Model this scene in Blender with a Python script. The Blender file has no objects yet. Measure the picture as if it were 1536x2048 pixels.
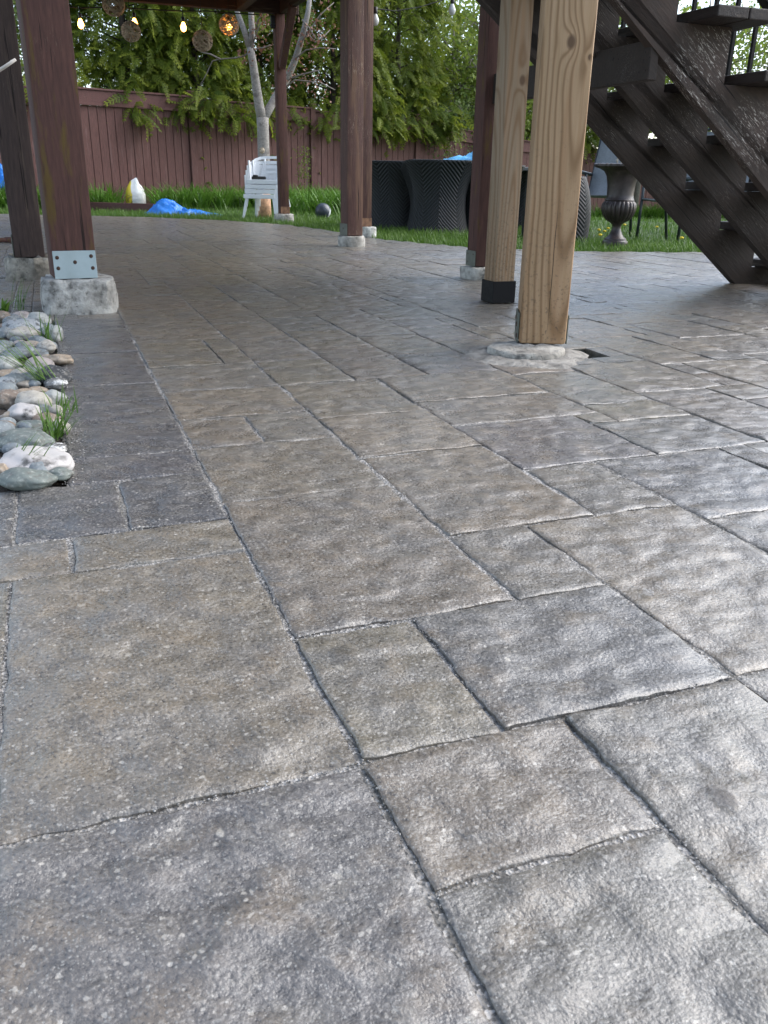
import bpy, bmesh, math, random
import numpy as np
from mathutils import Vector, Matrix, noise as mnoise
R = math.radians
sc = bpy.context.scene
col = sc.collection
rng = random.Random(11)
nr = np.random.default_rng(5)

# ------------------------------------------------------------------ camera
F, TH, RO, H = 1675.5, R(21.68), R(1.047), 0.48          # focal length in photo pixels, pitch down, roll, eye height
fwd = Vector((0, math.cos(TH), -math.sin(TH)))
r0 = Vector((1, 0, 0)); u0 = r0.cross(fwd)
rt = math.cos(RO)*r0 + math.sin(RO)*u0
up = -math.sin(RO)*r0 + math.cos(RO)*u0
cam = bpy.data.cameras.new('camera'); co = bpy.data.objects.new('camera', cam); col.objects.link(co)
co.matrix_world = Matrix(((rt.x, up.x, -fwd.x, 0), (rt.y, up.y, -fwd.y, 0), (rt.z, up.z, -fwd.z, H), (0, 0, 0, 1)))
cam.sensor_fit = 'VERTICAL'; cam.sensor_height = 36; cam.lens = 36*F/2048
cam.clip_start = 0.02; cam.clip_end = 900
cam.dof.use_dof = True; cam.dof.focus_distance = 2.4; cam.dof.aperture_fstop = cam.lens/1.2
sc.camera = co
# ------------------------------------------------------------------ sky, sun, exposure
SUN_AZ, SUN_EL = R(72), R(42)
w = bpy.data.worlds.new('World'); sc.world = w; w.use_nodes = True
nt = w.node_tree; nt.nodes.clear()
sky = nt.nodes.new('ShaderNodeTexSky'); sky.sky_type = 'NISHITA'; sky.sun_disc = False
sky.sun_elevation = SUN_EL; sky.sun_rotation = SUN_AZ; sky.dust_density = 1.3; sky.air_density = 1.0; sky.ozone_density = 1.0
hs = nt.nodes.new('ShaderNodeHueSaturation'); hs.inputs['Saturation'].default_value = 0.74
bg = nt.nodes.new('ShaderNodeBackground'); bg.inputs[1].default_value = 0.15
wo = nt.nodes.new('ShaderNodeOutputWorld')
nt.links.new(sky.outputs[0], hs.inputs['Color']); nt.links.new(hs.outputs[0], bg.inputs[0]); nt.links.new(bg.outputs[0], wo.inputs[0])
sl = bpy.data.lights.new('sun', 'SUN'); sl.energy = 1.5; sl.angle = R(64); sl.color = (1, .97, .93)
so = bpy.data.objects.new('sun', sl); col.objects.link(so)
sd = Vector((math.sin(SUN_AZ)*math.cos(SUN_EL), math.cos(SUN_AZ)*math.cos(SUN_EL), math.sin(SUN_EL)))
so.rotation_euler = sd.to_track_quat('Z', 'Y').to_euler(); so.location = (6, -2, 9)
sc.view_settings.view_transform = 'Standard'; sc.view_settings.look = 'None'
sc.view_settings.exposure = 1.42; sc.view_settings.gamma = 1.0

# ------------------------------------------------------------------ places: photo pixel -> real ground position
def ray(x, y): return fwd + rt*((x-768)/F) - up*((y-1024)/F)
def G(x, y, z=0.0):
    d = ray(x, y); t = (z-H)/d.z; return Vector((0, 0, H)) + d*t
def at(x, y, Y):
    d = ray(x, y); return Vector((0, 0, H)) + d*(Y/d.y)
YAW = R(21.07); CY, SY = math.cos(YAW), math.sin(YAW)
def W(u, v, z=0.0): return Vector((CY*u-SY*v, SY*u+CY*v, z))
def toUV(p): return (CY*p.x+SY*p.y, -SY*p.x+CY*p.y)
def ppm(p): return F/(Vector((p.x, p.y, p.z-H)).dot(fwd))     # photo pixels per metre at p
def sstep(a, b, x):
    t = min(1, max(0, (x-a)/(b-a))); return t*t*(3-2*t)
GZ = -0.03
def gz(x, y): return GZ - 0.33*sstep(12, 21, y)*sstep(-1.0, 4.0, x)
PATIO = [(-4.9, 10.95), (-3.64, 10.85), (-2.92, 10.80), (-2.04, 10.38), (-1.2, 9.74), (-.70, 8.9), (-.12, 7.6), (.48, 6.9), (.84, 6.67), (1.36, 6.6), (2.37, 6.68), (2.9, 6.7), (5.5, 6.8), (5.5, -1), (-5.0, -1), (-6.5, 5)]
def inpoly(x, y, P=PATIO):
    c = False; n = len(P)
    for i in range(n):
        x1, y1 = P[i]; x2, y2 = P[(i+1) % n]
        if (y1 > y) != (y2 > y) and x < (x2-x1)*(y-y1)/(y2-y1)+x1: c = not c
    return c
def edge_dist(x, y, P=PATIO):
    b = 1e9
    for i in range(12):
        x1, y1 = P[i]; x2, y2 = P[i+1]; dx, dy = x2-x1, y2-y1
        t = min(1, max(0, ((x-x1)*dx+(y-y1)*dy)/(dx*dx+dy*dy)))
        b = min(b, math.hypot(x-x1-t*dx, y-y1-t*dy))
    return b

# ------------------------------------------------------------------ object helpers
def tag(o, label=None, cat=None, group=None, kind=None):
    if label: o['label'] = label
    if cat: o['category'] = cat
    if group: o['group'] = group
    if kind: o['kind'] = kind
    return o
def empty(name, loc=(0, 0, 0), rz=0, label=None, cat=None, group=None):
    o = bpy.data.objects.new(name, None); col.objects.link(o); o.location = loc; o.rotation_euler = (0, 0, rz)
    o.empty_display_size = .1
    return tag(o, label, cat, group)
def link_mesh(name, me, mat, parent=None, smooth=False):
    o = bpy.data.objects.new(name, me); col.objects.link(o)
    if mat: me.materials.append(mat)
    if parent: o.parent = parent
    if smooth: me.shade_smooth()
    return o
def np_mesh(name, verts, faces, mat, parent=None, tone=None, smooth=False):
    """verts (N,3), faces (M,k) numpy -> mesh object; tone (N,3) point colour"""
    me = bpy.data.meshes.new(name); k = faces.shape[1]
    me.vertices.add(len(verts)); me.vertices.foreach_set('co', np.ascontiguousarray(verts, dtype=np.float32).ravel())
    me.loops.add(faces.size); me.loops.foreach_set('vertex_index', np.ascontiguousarray(faces, dtype=np.int32).ravel())
    me.polygons.add(len(faces)); me.polygons.foreach_set('loop_start', np.arange(0, faces.size, k, dtype=np.int32))
    me.polygons.foreach_set('loop_total', np.full(len(faces), k, dtype=np.int32))
    me.update(calc_edges=True)
    if tone is not None:
        a = me.attributes.new('tone', 'FLOAT_VECTOR', 'POINT'); a.data.foreach_set('vector', np.ascontiguousarray(tone, dtype=np.float32).ravel())
    return link_mesh(name, me, mat, parent, smooth)
class MB:
    def __init__(s): s.bm = bmesh.new()
    def box(s, c, size, rot=None, bev=0, seg=1):
        m = Matrix.Translation(c) @ (rot.to_matrix().to_4x4() if rot is not None and not isinstance(rot, Matrix) else (rot or Matrix.Identity(4))) @ Matrix.Diagonal((*size, 1))
        r = bmesh.ops.create_cube(s.bm, size=1, matrix=m)
        if bev:
            e = list({e for v in r['verts'] for e in v.link_edges})
            bmesh.ops.bevel(s.bm, geom=e, offset=bev, segments=seg, affect='EDGES', profile=.5, clamp_overlap=True)
        return s
    def bar(s, a, b, wd, ht, bev=0, upv=(0, 0, 1)):
        a, b = Vector(a), Vector(b); d = (b-a); L = d.length; d.normalize()
        x = d; z = Vector(upv); y = z.cross(x)
        if y.length < 1e-4: y = Vector((0, 1, 0)).cross(x)
        y.normalize(); z = x.cross(y)
        m = Matrix(((x.x, y.x, z.x, 0), (x.y, y.y, z.y, 0), (x.z, y.z, z.z, 0), (0, 0, 0, 1)))
        return s.box((a+b)/2, (L, wd, ht), m, bev)
    def tube(s, pts, rad, n=8, cap=True):
        pts = [Vector(p) for p in pts]
        if not hasattr(rad, '__len__'): rad = [rad]*len(pts)
        rings = []; ref = Vector((.31, .17, .93))
        for i, p in enumerate(pts):
            t = (pts[min(i+1, len(pts)-1)]-pts[max(i-1, 0)]).normalized()
            a = t.cross(ref)
            if a.length < .1: a = t.cross(Vector((1, 0, 0)))
            a.normalize(); b = t.cross(a)
            rings.append([s.bm.verts.new(p+(a*math.cos(2*math.pi*k/n)+b*math.sin(2*math.pi*k/n))*rad[i]) for k in range(n)])
        for i in range(len(rings)-1):
            for k in range(n):
                s.bm.faces.new((rings[i][k], rings[i][(k+1) % n], rings[i+1][(k+1) % n], rings[i+1][k]))
        if cap:
            s.bm.faces.new(rings[0][::-1]); s.bm.faces.new(rings[-1])
        return s
    def lathe(s, prof, n=24, mod=None, c=(0, 0, 0), caps=True):
        rings = []
        for i, (r, z) in enumerate(prof):
            ring = []
            for k in range(n):
                a = 2*math.pi*k/n; q, dz = (mod(i, a, r, z) if mod else (r, 0))
                ring.append(s.bm.verts.new((c[0]+q*math.cos(a), c[1]+q*math.sin(a), c[2]+z+dz)))
            rings.append(ring)
        for i in range(len(rings)-1):
            for k in range(n):
                s.bm.faces.new((rings[i][k], rings[i][(k+1) % n], rings[i+1][(k+1) % n], rings[i+1][k]))
        if caps:
            s.bm.faces.new(rings[0][::-1]); s.bm.faces.new(rings[-1])
        return s
    def prism(s, pts, ax, a, b):
        """polygon pts (p,q) extruded along axis ax ('y': pts are x,z) from a to b"""
        def mk(p, q, t): return {'y': (p, t, q), 'x': (t, p, q), 'z': (p, q, t)}[ax]
        A = [s.bm.verts.new(mk(p, q, a)) for p, q in pts]; B = [s.bm.verts.new(mk(p, q, b)) for p, q in pts]
        n = len(pts)
        s.bm.faces.new(A); s.bm.faces.new(B[::-1])
        for i in range(n): s.bm.faces.new((A[i], B[i], B[(i+1) % n], A[(i+1) % n]))
        return s
    def ico(s, c, r, sub=2, sc=(1, 1, 1), rot=None):
        m = Matrix.Translation(c) @ (rot or Matrix.Identity(4)) @ Matrix.Diagonal((*sc, 1))
        bmesh.ops.create_icosphere(s.bm, subdivisions=sub, radius=r, matrix=m); return s
    def build(s, name, mat, parent=None, smooth=False, label=None):
        bmesh.ops.recalc_face_normals(s.bm, faces=s.bm.faces[:])
        me = bpy.data.meshes.new(name); s.bm.to_mesh(me); s.bm.free()
        o = link_mesh(name, me, mat, parent, False)
        if smooth:
            me.shade_smooth()
            if smooth == 'auto': me.set_sharp_from_angle(angle=R(38))
        if label: o['label'] = label
        return o

# ------------------------------------------------------------------ materials
class NT:
    def __init__(s, name):
        s.m = bpy.data.materials.new(name); s.m.use_nodes = True; s.t = s.m.node_tree; s.t.nodes.clear()
        s.out = s.n('ShaderNodeOutputMaterial'); s.b = s.n('ShaderNodeBsdfPrincipled'); s.l(s.b.outputs[0], s.out.inputs[0])
        s.tc = s.n('ShaderNodeTexCoord'); s.obj = s.tc.outputs['Object']
    def n(s, t, **k):
        x = s.t.nodes.new(t)
        for a, b in k.items(): setattr(x, a, b)
        return x
    def l(s, a, b): s.t.links.new(a, b)
    def put(s, sock, v):
        if isinstance(v, bpy.types.NodeSocket): s.l(v, sock)
        elif v is not None:
            if isinstance(v, tuple) and len(v) == 3 and sock.type == 'RGBA': v = (*v, 1)
            sock.default_value = v
    def noise(s, vec=None, scale=5, detail=4, rough=.55, dist=0):
        x = s.n('ShaderNodeTexNoise'); s.put(x.inputs['Vector'], vec or s.obj); s.put(x.inputs['Scale'], scale)
        x.inputs['Detail'].default_value = detail; x.inputs['Roughness'].default_value = rough; x.inputs['Distortion'].default_value = dist
        return x.outputs[0]
    def n_vec(s, vec, scale):
        x = s.n('ShaderNodeTexNoise'); s.put(x.inputs['Vector'], vec); x.inputs['Scale'].default_value = scale; x.inputs['Detail'].default_value = 2
        return s.vmath('SUBTRACT', x.outputs['Color'], (.5, .5, .5))
    def voro(s, vec=None, scale=5, feat='F1', out='Distance', rnd=1):
        x = s.n('ShaderNodeTexVoronoi', feature=feat); s.put(x.inputs['Vector'], vec or s.obj); x.inputs['Scale'].default_value = scale
        x.inputs['Randomness'].default_value = rnd
        return x.outputs[out]
    def map(s, vec=None, scale=(1, 1, 1), rot=(0, 0, 0), loc=(0, 0, 0)):
        x = s.n('ShaderNodeMapping'); s.put(x.inputs[0], vec or s.obj); x.inputs['Scale'].default_value = scale; x.inputs['Rotation'].default_value = rot; x.inputs['Location'].default_value = loc
        return x.outputs[0]
    def math(s, op, a, b=None, c=None, clamp=False):
        x = s.n('ShaderNodeMath', operation=op, use_clamp=clamp); s.put(x.inputs[0], a); s.put(x.inputs[1], b)
        if c is not None: s.put(x.inputs[2], c)
        return x.outputs[0]
    def vmath(s, op, a, b=None):
        x = s.n('ShaderNodeVectorMath', operation=op); s.put(x.inputs[0], a)
        if b is not None: s.put(x.inputs['Scale'] if op == 'SCALE' else x.inputs[1], b)
        return x.outputs[0]
    def rng(s, v, a, b, c=0.0, d=1.0):
        x = s.n('ShaderNodeMapRange'); s.put(x.inputs[0], v)
        for i, q in enumerate((a, b, c, d)): s.put(x.inputs[i+1], q)
        return x.outputs[0]
    def mix(s, f, a, b, mode='MIX'):
        x = s.n('ShaderNodeMix', data_type='RGBA', blend_type=mode); s.put(x.inputs[0], f); s.put(x.inputs[6], a); s.put(x.inputs[7], b)
        return x.outputs[2]
    def ramp(s, f, stops):
        x = s.n('ShaderNodeValToRGB'); s.put(x.inputs[0], f); e = x.color_ramp.elements
        while len(e) < len(stops): e.new(.5)
        for q, (p, c) in zip(e, stops): q.position = p; q.color = (*c, 1)
        return x.outputs[0]
    def sep(s, v):
        x = s.n('ShaderNodeSeparateXYZ'); s.put(x.inputs[0], v); return x.outputs
    def attr(s, name, o='Vector'):
        return s.n('ShaderNodeAttribute', attribute_name=name).outputs[o]
    def bump(s, h, strength=1, dist=.01, prev=None):
        x = s.n('ShaderNodeBump'); s.put(x.inputs['Height'], h); x.inputs['Strength'].default_value = strength; x.inputs['Distance'].default_value = dist
        if prev is not None: s.l(prev, x.inputs['Normal'])
        return x.outputs[0]
    def fin(s, color=None, rough=None, normal=None, metal=None, spec=None, **k):
        s.put(s.b.inputs['Base Color'], color); s.put(s.b.inputs['Roughness'], rough)
        if normal is not None: s.l(normal, s.b.inputs['Normal'])
        s.put(s.b.inputs['Metallic'], metal); s.put(s.b.inputs['Specular IOR Level'], spec)
        for a, b in k.items(): s.put(s.b.inputs[a.replace('_', ' ')], b)
        return s.m
def simple(name, c, rough=.6, metal=0, var=.25, scale=30, bump=.3, bd=.002, spec=.5):
    t = NT(name); n = t.noise(scale=scale, detail=5)
    k = t.rng(n, .3, .7, 1-var, 1+var)
    cc = t.mix(1.0, c, t.mix(0, (1, 1, 1), (1, 1, 1)), 'MULTIPLY')
    x = t.n('ShaderNodeVectorMath', operation='SCALE'); x.inputs[0].default_value = c; t.l(k, x.inputs['Scale'])
    return t.fin(x.outputs[0], t.rng(n, .3, .7, rough-.08, rough+.08), t.bump(n, bump, bd), metal, spec)
def paver_mat():
    t = NT('paver_stone'); c = t.attr('col', 'Color'); tn = t.attr('tone')
    co_ = t.vmath('ADD', t.obj, t.vmath('SCALE', tn, 53.0))
    big = t.noise(co_, 7, 4, .6); mid = t.noise(co_, 34, 4, .6); fine = t.noise(co_, 260, 3, .6)
    wav = t.noise(t.map(co_, (1, 1.3, 1), (0, 0, .35)), 15, 1.6, .45, .15)
    base = t.vmath('SCALE', t.vmath('SCALE', c, .84), t.rng(mid, .25, .75, .55, 1.45))
    base = t.mix(t.rng(big, .46, .64, 0, .65), base, (.110, .103, .094))
    base = t.mix(t.rng(t.noise(co_, 17, 4, .6), .52, .66, 0, t.rng(t.sep(c)[0], .095, .13, .1, .55)), base, (.158, .124, .086)); base = t.mix(t.rng(t.noise(t.vmath('ADD', co_, (3.1, 7.7, 0.)), 24, 4, .65), .54, .66, 0, t.rng(t.sep(c)[0], .095, .13, .2, .5)), base, (.195, .178, .152))
    base = t.mix(t.rng(fine, .53, .70, 0, .55), base, (.31, .29, .262))
    base = t.mix(t.rng(fine, .44, .31, 0, .8), base, (.045, .043, .043))
    vd = t.voro(co_, 95); vc = t.voro(co_, 95, out='Color')
    for (vs_, lo, amt, ca, cb_) in ((95, .984, .7, (.42, .39, .33), (.03, .03, .033)), (190, .915, .65, (.40, .375, .33), (.035, .034, .036)), (420, .80, .6, (.34, .33, .30), (.04, .04, .04))):
        wv = t.vmath('ADD', co_, t.vmath('SCALE', t.n_vec(co_, vs_*1.2), .9/vs_))
        vd = t.voro(wv, vs_); vc = t.sep(t.voro(wv, vs_, out='Color'))
        sp = t.math('MULTIPLY', t.rng(vd, .42, .32), t.rng(vc[0], lo, lo+.02)); base = t.mix(t.math('MULTIPLY', sp, amt), base, ca)
        dk = t.math('MULTIPLY', t.rng(vd, .38, .2), t.rng(vc[1], lo+.02, lo+.04)); base = t.mix(t.math('MULTIPLY', dk, amt), base, cb_)
    h = t.math('ADD', t.math('MULTIPLY', wav, 1.0), t.math('MULTIPLY', mid, .16))
    nb = t.bump(h, .95, .017); nb = t.bump(t.math('ADD', fine, t.math('MULTIPLY', t.noise(co_, 75, 4, .7), .35)), .7, .0022, nb)
    rough = t.math('ADD', t.rng(wav, .3, .7, .23, .36), t.rng(fine, .3, .7, -.06, .12))
    return t.fin(base, rough, nb, 0, .75, Coat_Weight=.18, Coat_Roughness=.26)
def sand_mat():
    t = NT('joint_sand'); v = t.voro(scale=330, out='Color'); d = t.voro(scale=330)
    g = t.sep(v)[0]; c = t.ramp(g, [(0, (.085, .081, .075)), (.45, (.20, .19, .175)), (.8, (.33, .315, .295)), (1, (.48, .46, .43))])
    c = t.mix(t.rng(t.noise(scale=6), .5, .68, 0, .6), c, (.075, .068, .050))
    return t.fin(c, .9, t.bump(d, .8, .003))
def soil_mat(): return simple('dark_soil', (.045, .034, .025), .95, var=.5, scale=60, bump=1, bd=.01)
def lawn_mat():
    t = NT('lawn_ground'); n = t.noise(scale=2.5, detail=8)
    return t.fin(t.ramp(n, [(.3, (.018, .035, .008)), (.55, (.04, .085, .016)), (.75, (.075, .125, .03))]), .9, t.bump(t.noise(scale=70), 1, .03))
def leaf_mat(name, a, b, c, trans=.35, rough=.55):
    t = NT(name); s = t.sep(t.attr('tone'))
    k = t.mix(s[0], a, b); k = t.mix(t.math('MULTIPLY', s[1], s[1]), k, c)
    t.fin(k, rough, spec=.35)
    tr = t.n('ShaderNodeBsdfTranslucent'); t.l(k, tr.inputs[0]); mx = t.n('ShaderNodeMixShader'); mx.inputs[0].default_value = trans
    t.l(t.b.outputs[0], mx.inputs[1]); t.l(tr.outputs[0], mx.inputs[2]); t.l(mx.outputs[0], t.out.inputs[0])
    return t.m
def painted(name, base, peel, amount, rot=(0, 0, 0), stretch=(9, 9, .9), rough=.6, wear=(.16, .12, .085), moss=None, wlo=.60):
    """stained timber: grain along z after rot, flecks where stain has gone"""
    t = NT(name); mp = t.map(t.obj, (1, 1, 1), rot); g = t.map(mp, stretch)
    n = t.noise(g, 12, 6, .6, .5); big = t.noise(g, 2.2, 4, .6)
    fl = t.noise(t.map(mp, (stretch[0]*1.5, stretch[1]*1.5, stretch[2]*1.0)), 26, 4, .7, .8)
    v = t.n('ShaderNodeVectorMath', operation='SCALE'); v.inputs[0].default_value = base; t.l(t.rng(n, .25, .75, .6, 1.4), v.inputs['Scale'])
    c = t.mix(t.rng(big, wlo, wlo+.14, 0, .65), v.outputs[0], wear)
    if moss: c = t.mix(t.math('MULTIPLY', t.rng(t.noise(t.map(mp, (7, 7, 1.1)), 3.0, 5, .65), .56, .66), .8), c, moss)
    msk = t.math('MULTIPLY', t.rng(fl, .63-.06*amount, .66-.06*amount), t.rng(t.noise(mp, 3.1, 3), .56-.16*amount, .68-.12*amount))
    c = t.mix(t.math('MULTIPLY', msk, min(1, .35+.5*amount)), c, peel)
    crack = t.rng(t.noise(t.map(mp, (26, 26, .7)), 3.2, 2, .5), .675, .70)
    c = t.mix(t.math('MULTIPLY', crack, .8), c, (.008, .006, .006))
    nb = t.bump(t.math('SUBTRACT', t.math('ADD', n, t.math('MULTIPLY', msk, .4)), t.math('MULTIPLY', crack, 1.2)), .6, .003)
    return t.fin(c, t.rng(n, .3, .7, rough-.02, rough+.18), nb, 0, .28)
def raw_wood(name, z0, x0, knots, crack=None, dirt=.6, tint=(.315, .203, .108)):
    t = NT(name); s = t.sep(t.obj); X = t.math('ADD', s[0], t.math('MULTIPLY', s[1], .55)); Z = s[2]
    wob = t.noise(t.map(t.obj, (7, 7, 1.3)), 1.2, 3, .5)
    dx = t.math('ADD', t.math('SUBTRACT', X, x0), t.math('MULTIPLY', t.math('SUBTRACT', wob, .5), .045))
    dz = t.math('MULTIPLY', t.math('SUBTRACT', Z, z0), .062)
    ph = t.math('MULTIPLY', t.math('SQRT', t.math('ADD', t.math('MULTIPLY', dx, dx), t.math('MULTIPLY', dz, dz))), 440)
    kn = None
    for (kx, kz, ks, ka) in knots:
        ex = t.math('DIVIDE', t.math('SUBTRACT', X, kx), ks); ez = t.math('DIVIDE', t.math('SUBTRACT', Z, kz), ks*1.5)
        d2 = t.math('ADD', t.math('MULTIPLY', ex, ex), t.math('MULTIPLY', ez, ez))
        g = t.math('EXPONENT', t.math('MULTIPLY', d2, -1.0)); ph = t.math('ADD', ph, t.math('MULTIPLY', g, ka))
        core = t.rng(d2, .30, .08); kn = core if kn is None else t.math('MAXIMUM', kn, core)
    ring = t.math('ADD', t.math('MULTIPLY', t.math('SINE', ph), .5), .5)
    line = t.math('POWER', ring, 3.0)
    var = t.noise(t.map(t.obj, (30, 30, 1.2)), 3, 4, .6); fine = t.noise(t.map(t.obj, (160, 160, 4)), 3, 3)
    c = t.mix(t.rng(var, .3, .7), tint, (tint[0]*1.22, tint[1]*1.25, tint[2]*1.38))
    c = t.mix(t.rng(t.noise(t.map(t.obj, (20, 20, .8)), 2), .5, .7, 0, .5), c, (.30, .168, .085))
    c = t.mix(t.math('MULTIPLY', line, .7), c, (.16, .085, .035))
    c = t.mix(t.rng(fine, .55, .75, 0, .25), c, (.22, .15, .09))
    if kn is not None: c = t.mix(t.math('MULTIPLY', kn, .95), c, (.10, .055, .028))
    low = t.rng(Z, .55, .02)                                              # mud and mildew specks towards the foot
    mil = t.math('MULTIPLY', t.rng(t.noise(t.obj, 110, 4, .7), .54, .66), t.math('ADD', t.math('MULTIPLY', low, dirt), t.math('MULTIPLY', t.rng(t.noise(t.obj, 9, 3), .55, .7), .18)))
    c = t.mix(mil, c, (.055, .045, .035))
    nb = t.bump(t.math('ADD', ring, t.math('MULTIPLY', fine, .8)), .25, .002)
    if crack:
        xc, za, zb = crack
        wz = t.math('MULTIPLY', t.math('SUBTRACT', t.noise(t.map(t.obj, (0, 0, 5)), 1.0, 2), .5), .008)
        dd = t.math('ABSOLUTE', t.math('SUBTRACT', t.math('SUBTRACT', s[0], xc), wz))
        ck = t.math('MULTIPLY', t.rng(dd, .0016, .0007), t.math('MULTIPLY', t.rng(Z, za, za+.1), t.rng(Z, zb, zb-.1)))
        c = t.mix(t.math('MULTIPLY', ck, .9), c, (.03, .018, .01)); nb = t.bump(ck, -1, .004, nb)
    return t.fin(c, .62, nb, 0, .35)
def concrete(name, c=(.36, .35, .32), dark=.5):
    t = NT(name); n = t.noise(scale=22, detail=7, rough=.65); p = t.voro(scale=75)
    k = t.ramp(n, [(.34, tuple(x*.28 for x in c)), (.46, tuple(x*.85 for x in c)), (.62, tuple(min(.7, x*1.4) for x in c))])
    k = t.mix(t.rng(t.noise(scale=6, detail=5), .52, .66, 0, dark), k, (.10, .09, .075))
    k = t.mix(t.rng(p, .14, .05, 0, .7), k, (.05, .047, .042))
    return t.fin(k, .9, t.bump(t.math('ADD', n, t.math('MULTIPLY', t.rng(p, .0, .2), .35)), 1, .016))
M = {}
M['paver'] = paver_mat(); M['sand'] = sand_mat(); M['soil'] = soil_mat(); M['lawn'] = lawn_mat()
M['red'] = painted('red_brown_stain', (.082, .041, .034), (.30, .22, .17), .15, rough=.75, moss=(.105, .070, .018), wlo=.66)
M['dull'] = painted('faded_brown_stain', (.062, .043, .038), (.26, .22, .19), .25, rough=.7)
M['worn'] = painted('worn_brown_stain', (.085, .045, .038), (.50, .42, .32), .45, wear=(.17, .10, .062), wlo=.5)
M['beam'] = painted('beam_brown_stain', (.060, .030, .024), (.2, .15, .1), .1)
M['beam_y'] = painted('joist_brown_stain', (.050, .028, .022), (.2, .15, .1), .1, rot=(R(90), 0, 0))
M['beam_x'] = painted('far_beam_brown_stain', (.050, .028, .022), (.2, .15, .1), .1, rot=(0, R(90), 0))
M['fence'] = painted('fence_stain', (.116, .056, .048), (.20, .14, .12), .12, rough=.65, wear=(.18, .108, .098), wlo=.56)
M['fence_x'] = painted('fence_rail_stain', (.108, .050, .044), (.20, .14, .12), .12, rot=(0, R(90), 0), rough=.6, wear=(.13, .075, .065))
PT = R(36.8)
M['stair'] = painted('stair_paint', (.034, .026, .022), (.36, .33, .30), .4, rot=(0, R(90)-PT, 0), stretch=(8, 8, 1.1), rough=.68, wear=(.05, .042, .038))
M['stair_worn'] = painted('stair_paint_flaking', (.048, .034, .028), (.50, .46, .41), .85, rot=(0, R(90)-PT, 0), stretch=(6, 6, 1.3), rough=.68, wear=(.06, .05, .042))
M['tread'] = painted('tread_paint', (.028, .021, .019), (.3, .28, .26), .2, rot=(R(90), 0, 0), rough=.5)
M['wood9'] = raw_wood('new_lumber_thick', 1.25, .006, [(-.030, .80, .026, 11), (.022, .765, .010, 6)], (.012, .02, .42))
M['wood8'] = raw_wood('new_lumber_thin', .2, -.02, [(-.008, .84, .028, 8)], None, .95, (.22, .155, .092))
M['conc'] = concrete('footing_concrete'); M['conc_w'] = concrete('pale_concrete', (.50, .50, .46), .25); M['conc_d'] = concrete('broken_concrete', (.27, .25, .21), .9)
M['conc_g'] = concrete('grey_concrete', (.34, .32, .28), .7); M['sand_l'] = concrete('crumbled_mortar', (.24, .225, .20), .4)
t = NT('loose_grit'); M['grit'] = t.fin(t.ramp(t.sep(t.attr('tone'))[0], [(0, (.08, .077, .072)), (.5, (.20, .19, .178)), (.85, (.33, .32, .30)), (1, (.5, .48, .46))]), .85)
M['galv'] = simple('galvanised_plate', (.33, .40, .42), .45, .55, .12, 14, .1)
M['zinc_old'] = simple('weathered_bracket', (.115, .125, .105), .6, .45, .3, 25, .2)
M['rusty'] = simple('rusty_bracket', (.20, .11, .065), .8, .2, .5, 30, .5)
M['bolt'] = simple('rusted_bolt', (.06, .035, .025), .7, .5, .4, 60, .4)
M['black'] = simple('black_powder_coat', (.005, .005, .006), .55, 0, .2, 80, .1, spec=.15)
M['blackp'] = simple('black_plastic', (.012, .012, .012), .5, 0, .2, 40, .1)

# ================================================================== THE SETTING
# ground: one sheet to the horizon
xs = np.concatenate([[-400, -150, -60, -30], np.linspace(-20, 20, 61), [30, 60, 150, 400]]); ys = np.concatenate([[-300, -80, -30], np.linspace(-10, 40, 76), [60, 120, 400]])
vv = np.array([(x, y, gz(x, y)-(0.0 if not inpoly(x, y) else .0)) for y in ys for x in xs]); nx = len(xs)
ff = np.array([(j*nx+i, j*nx+i+1, (j+1)*nx+i+1, (j+1)*nx+i) for j in range(len(ys)-1) for i in range(nx-1)])
tag(np_mesh('lawn', vv, ff, M['lawn']), kind='structure')

# patio: bedding sheet with every paver a part of it. local x = u, local y = v (paver axes)
patio_cells = []
def lines(pts, step, end):
    L = list(pts)
    while L[-1] < end: L.append(L[-1]+step)
    return L
UR = lines([.203, .275, .345, .409, .489, .555, .619, .69, .745, .82, .897, .97, 1.04, 1.11, 1.18, 1.245, 1.31, 1.38, 1.45], .0705, 7.6)
VR = lines([-.8, -.65, -.5, -.35, -.2, -.05, .10, .20, .30, .36, .417, .49, .572, .65, .725, .803, .87, .945, 1.014, 1.09, 1.165, 1.245, 1.32, 1.40, 1.47, 1.545, 1.61, 1.68, 1.75, 1.82, 1.89, 1.95, 2.012, 2.09, 2.16, 2.23, 2.30, 2.38, 2.46, 2.53, 2.61, 2.685], .074, 12.5)
UL = [-5.6+.14*i for i in range(39)] + [-.17, -.098, -.022, .057, .13, .203]
VL = lines([-.8, -.65, -.5, -.35, -.2, -.05, .10, .20, .30, .38, .475, .572, .65, .73, .81, .89, .97, 1.056, 1.115, 1.178, 1.25, 1.33, 1.404, 1.475, 1.545, 1.62, 1.70, 1.78, 1.87, 1.955, 2.04, 2.12, 2.2, 2.28, 2.37, 2.46, 2.55, 2.62, 2.69, 2.76, 2.83, 2.90, 2.97], .074, 12.5)
TAN, BRN, GRY, CHA, BLU = (.190, .159, .121), (.174, .148, .115), (.164, .147, .124), (.088, .085, .086), (.142, .134, .125)
def near(L, x): return min(range(len(L)), key=lambda i: abs(L[i]-x))
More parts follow.
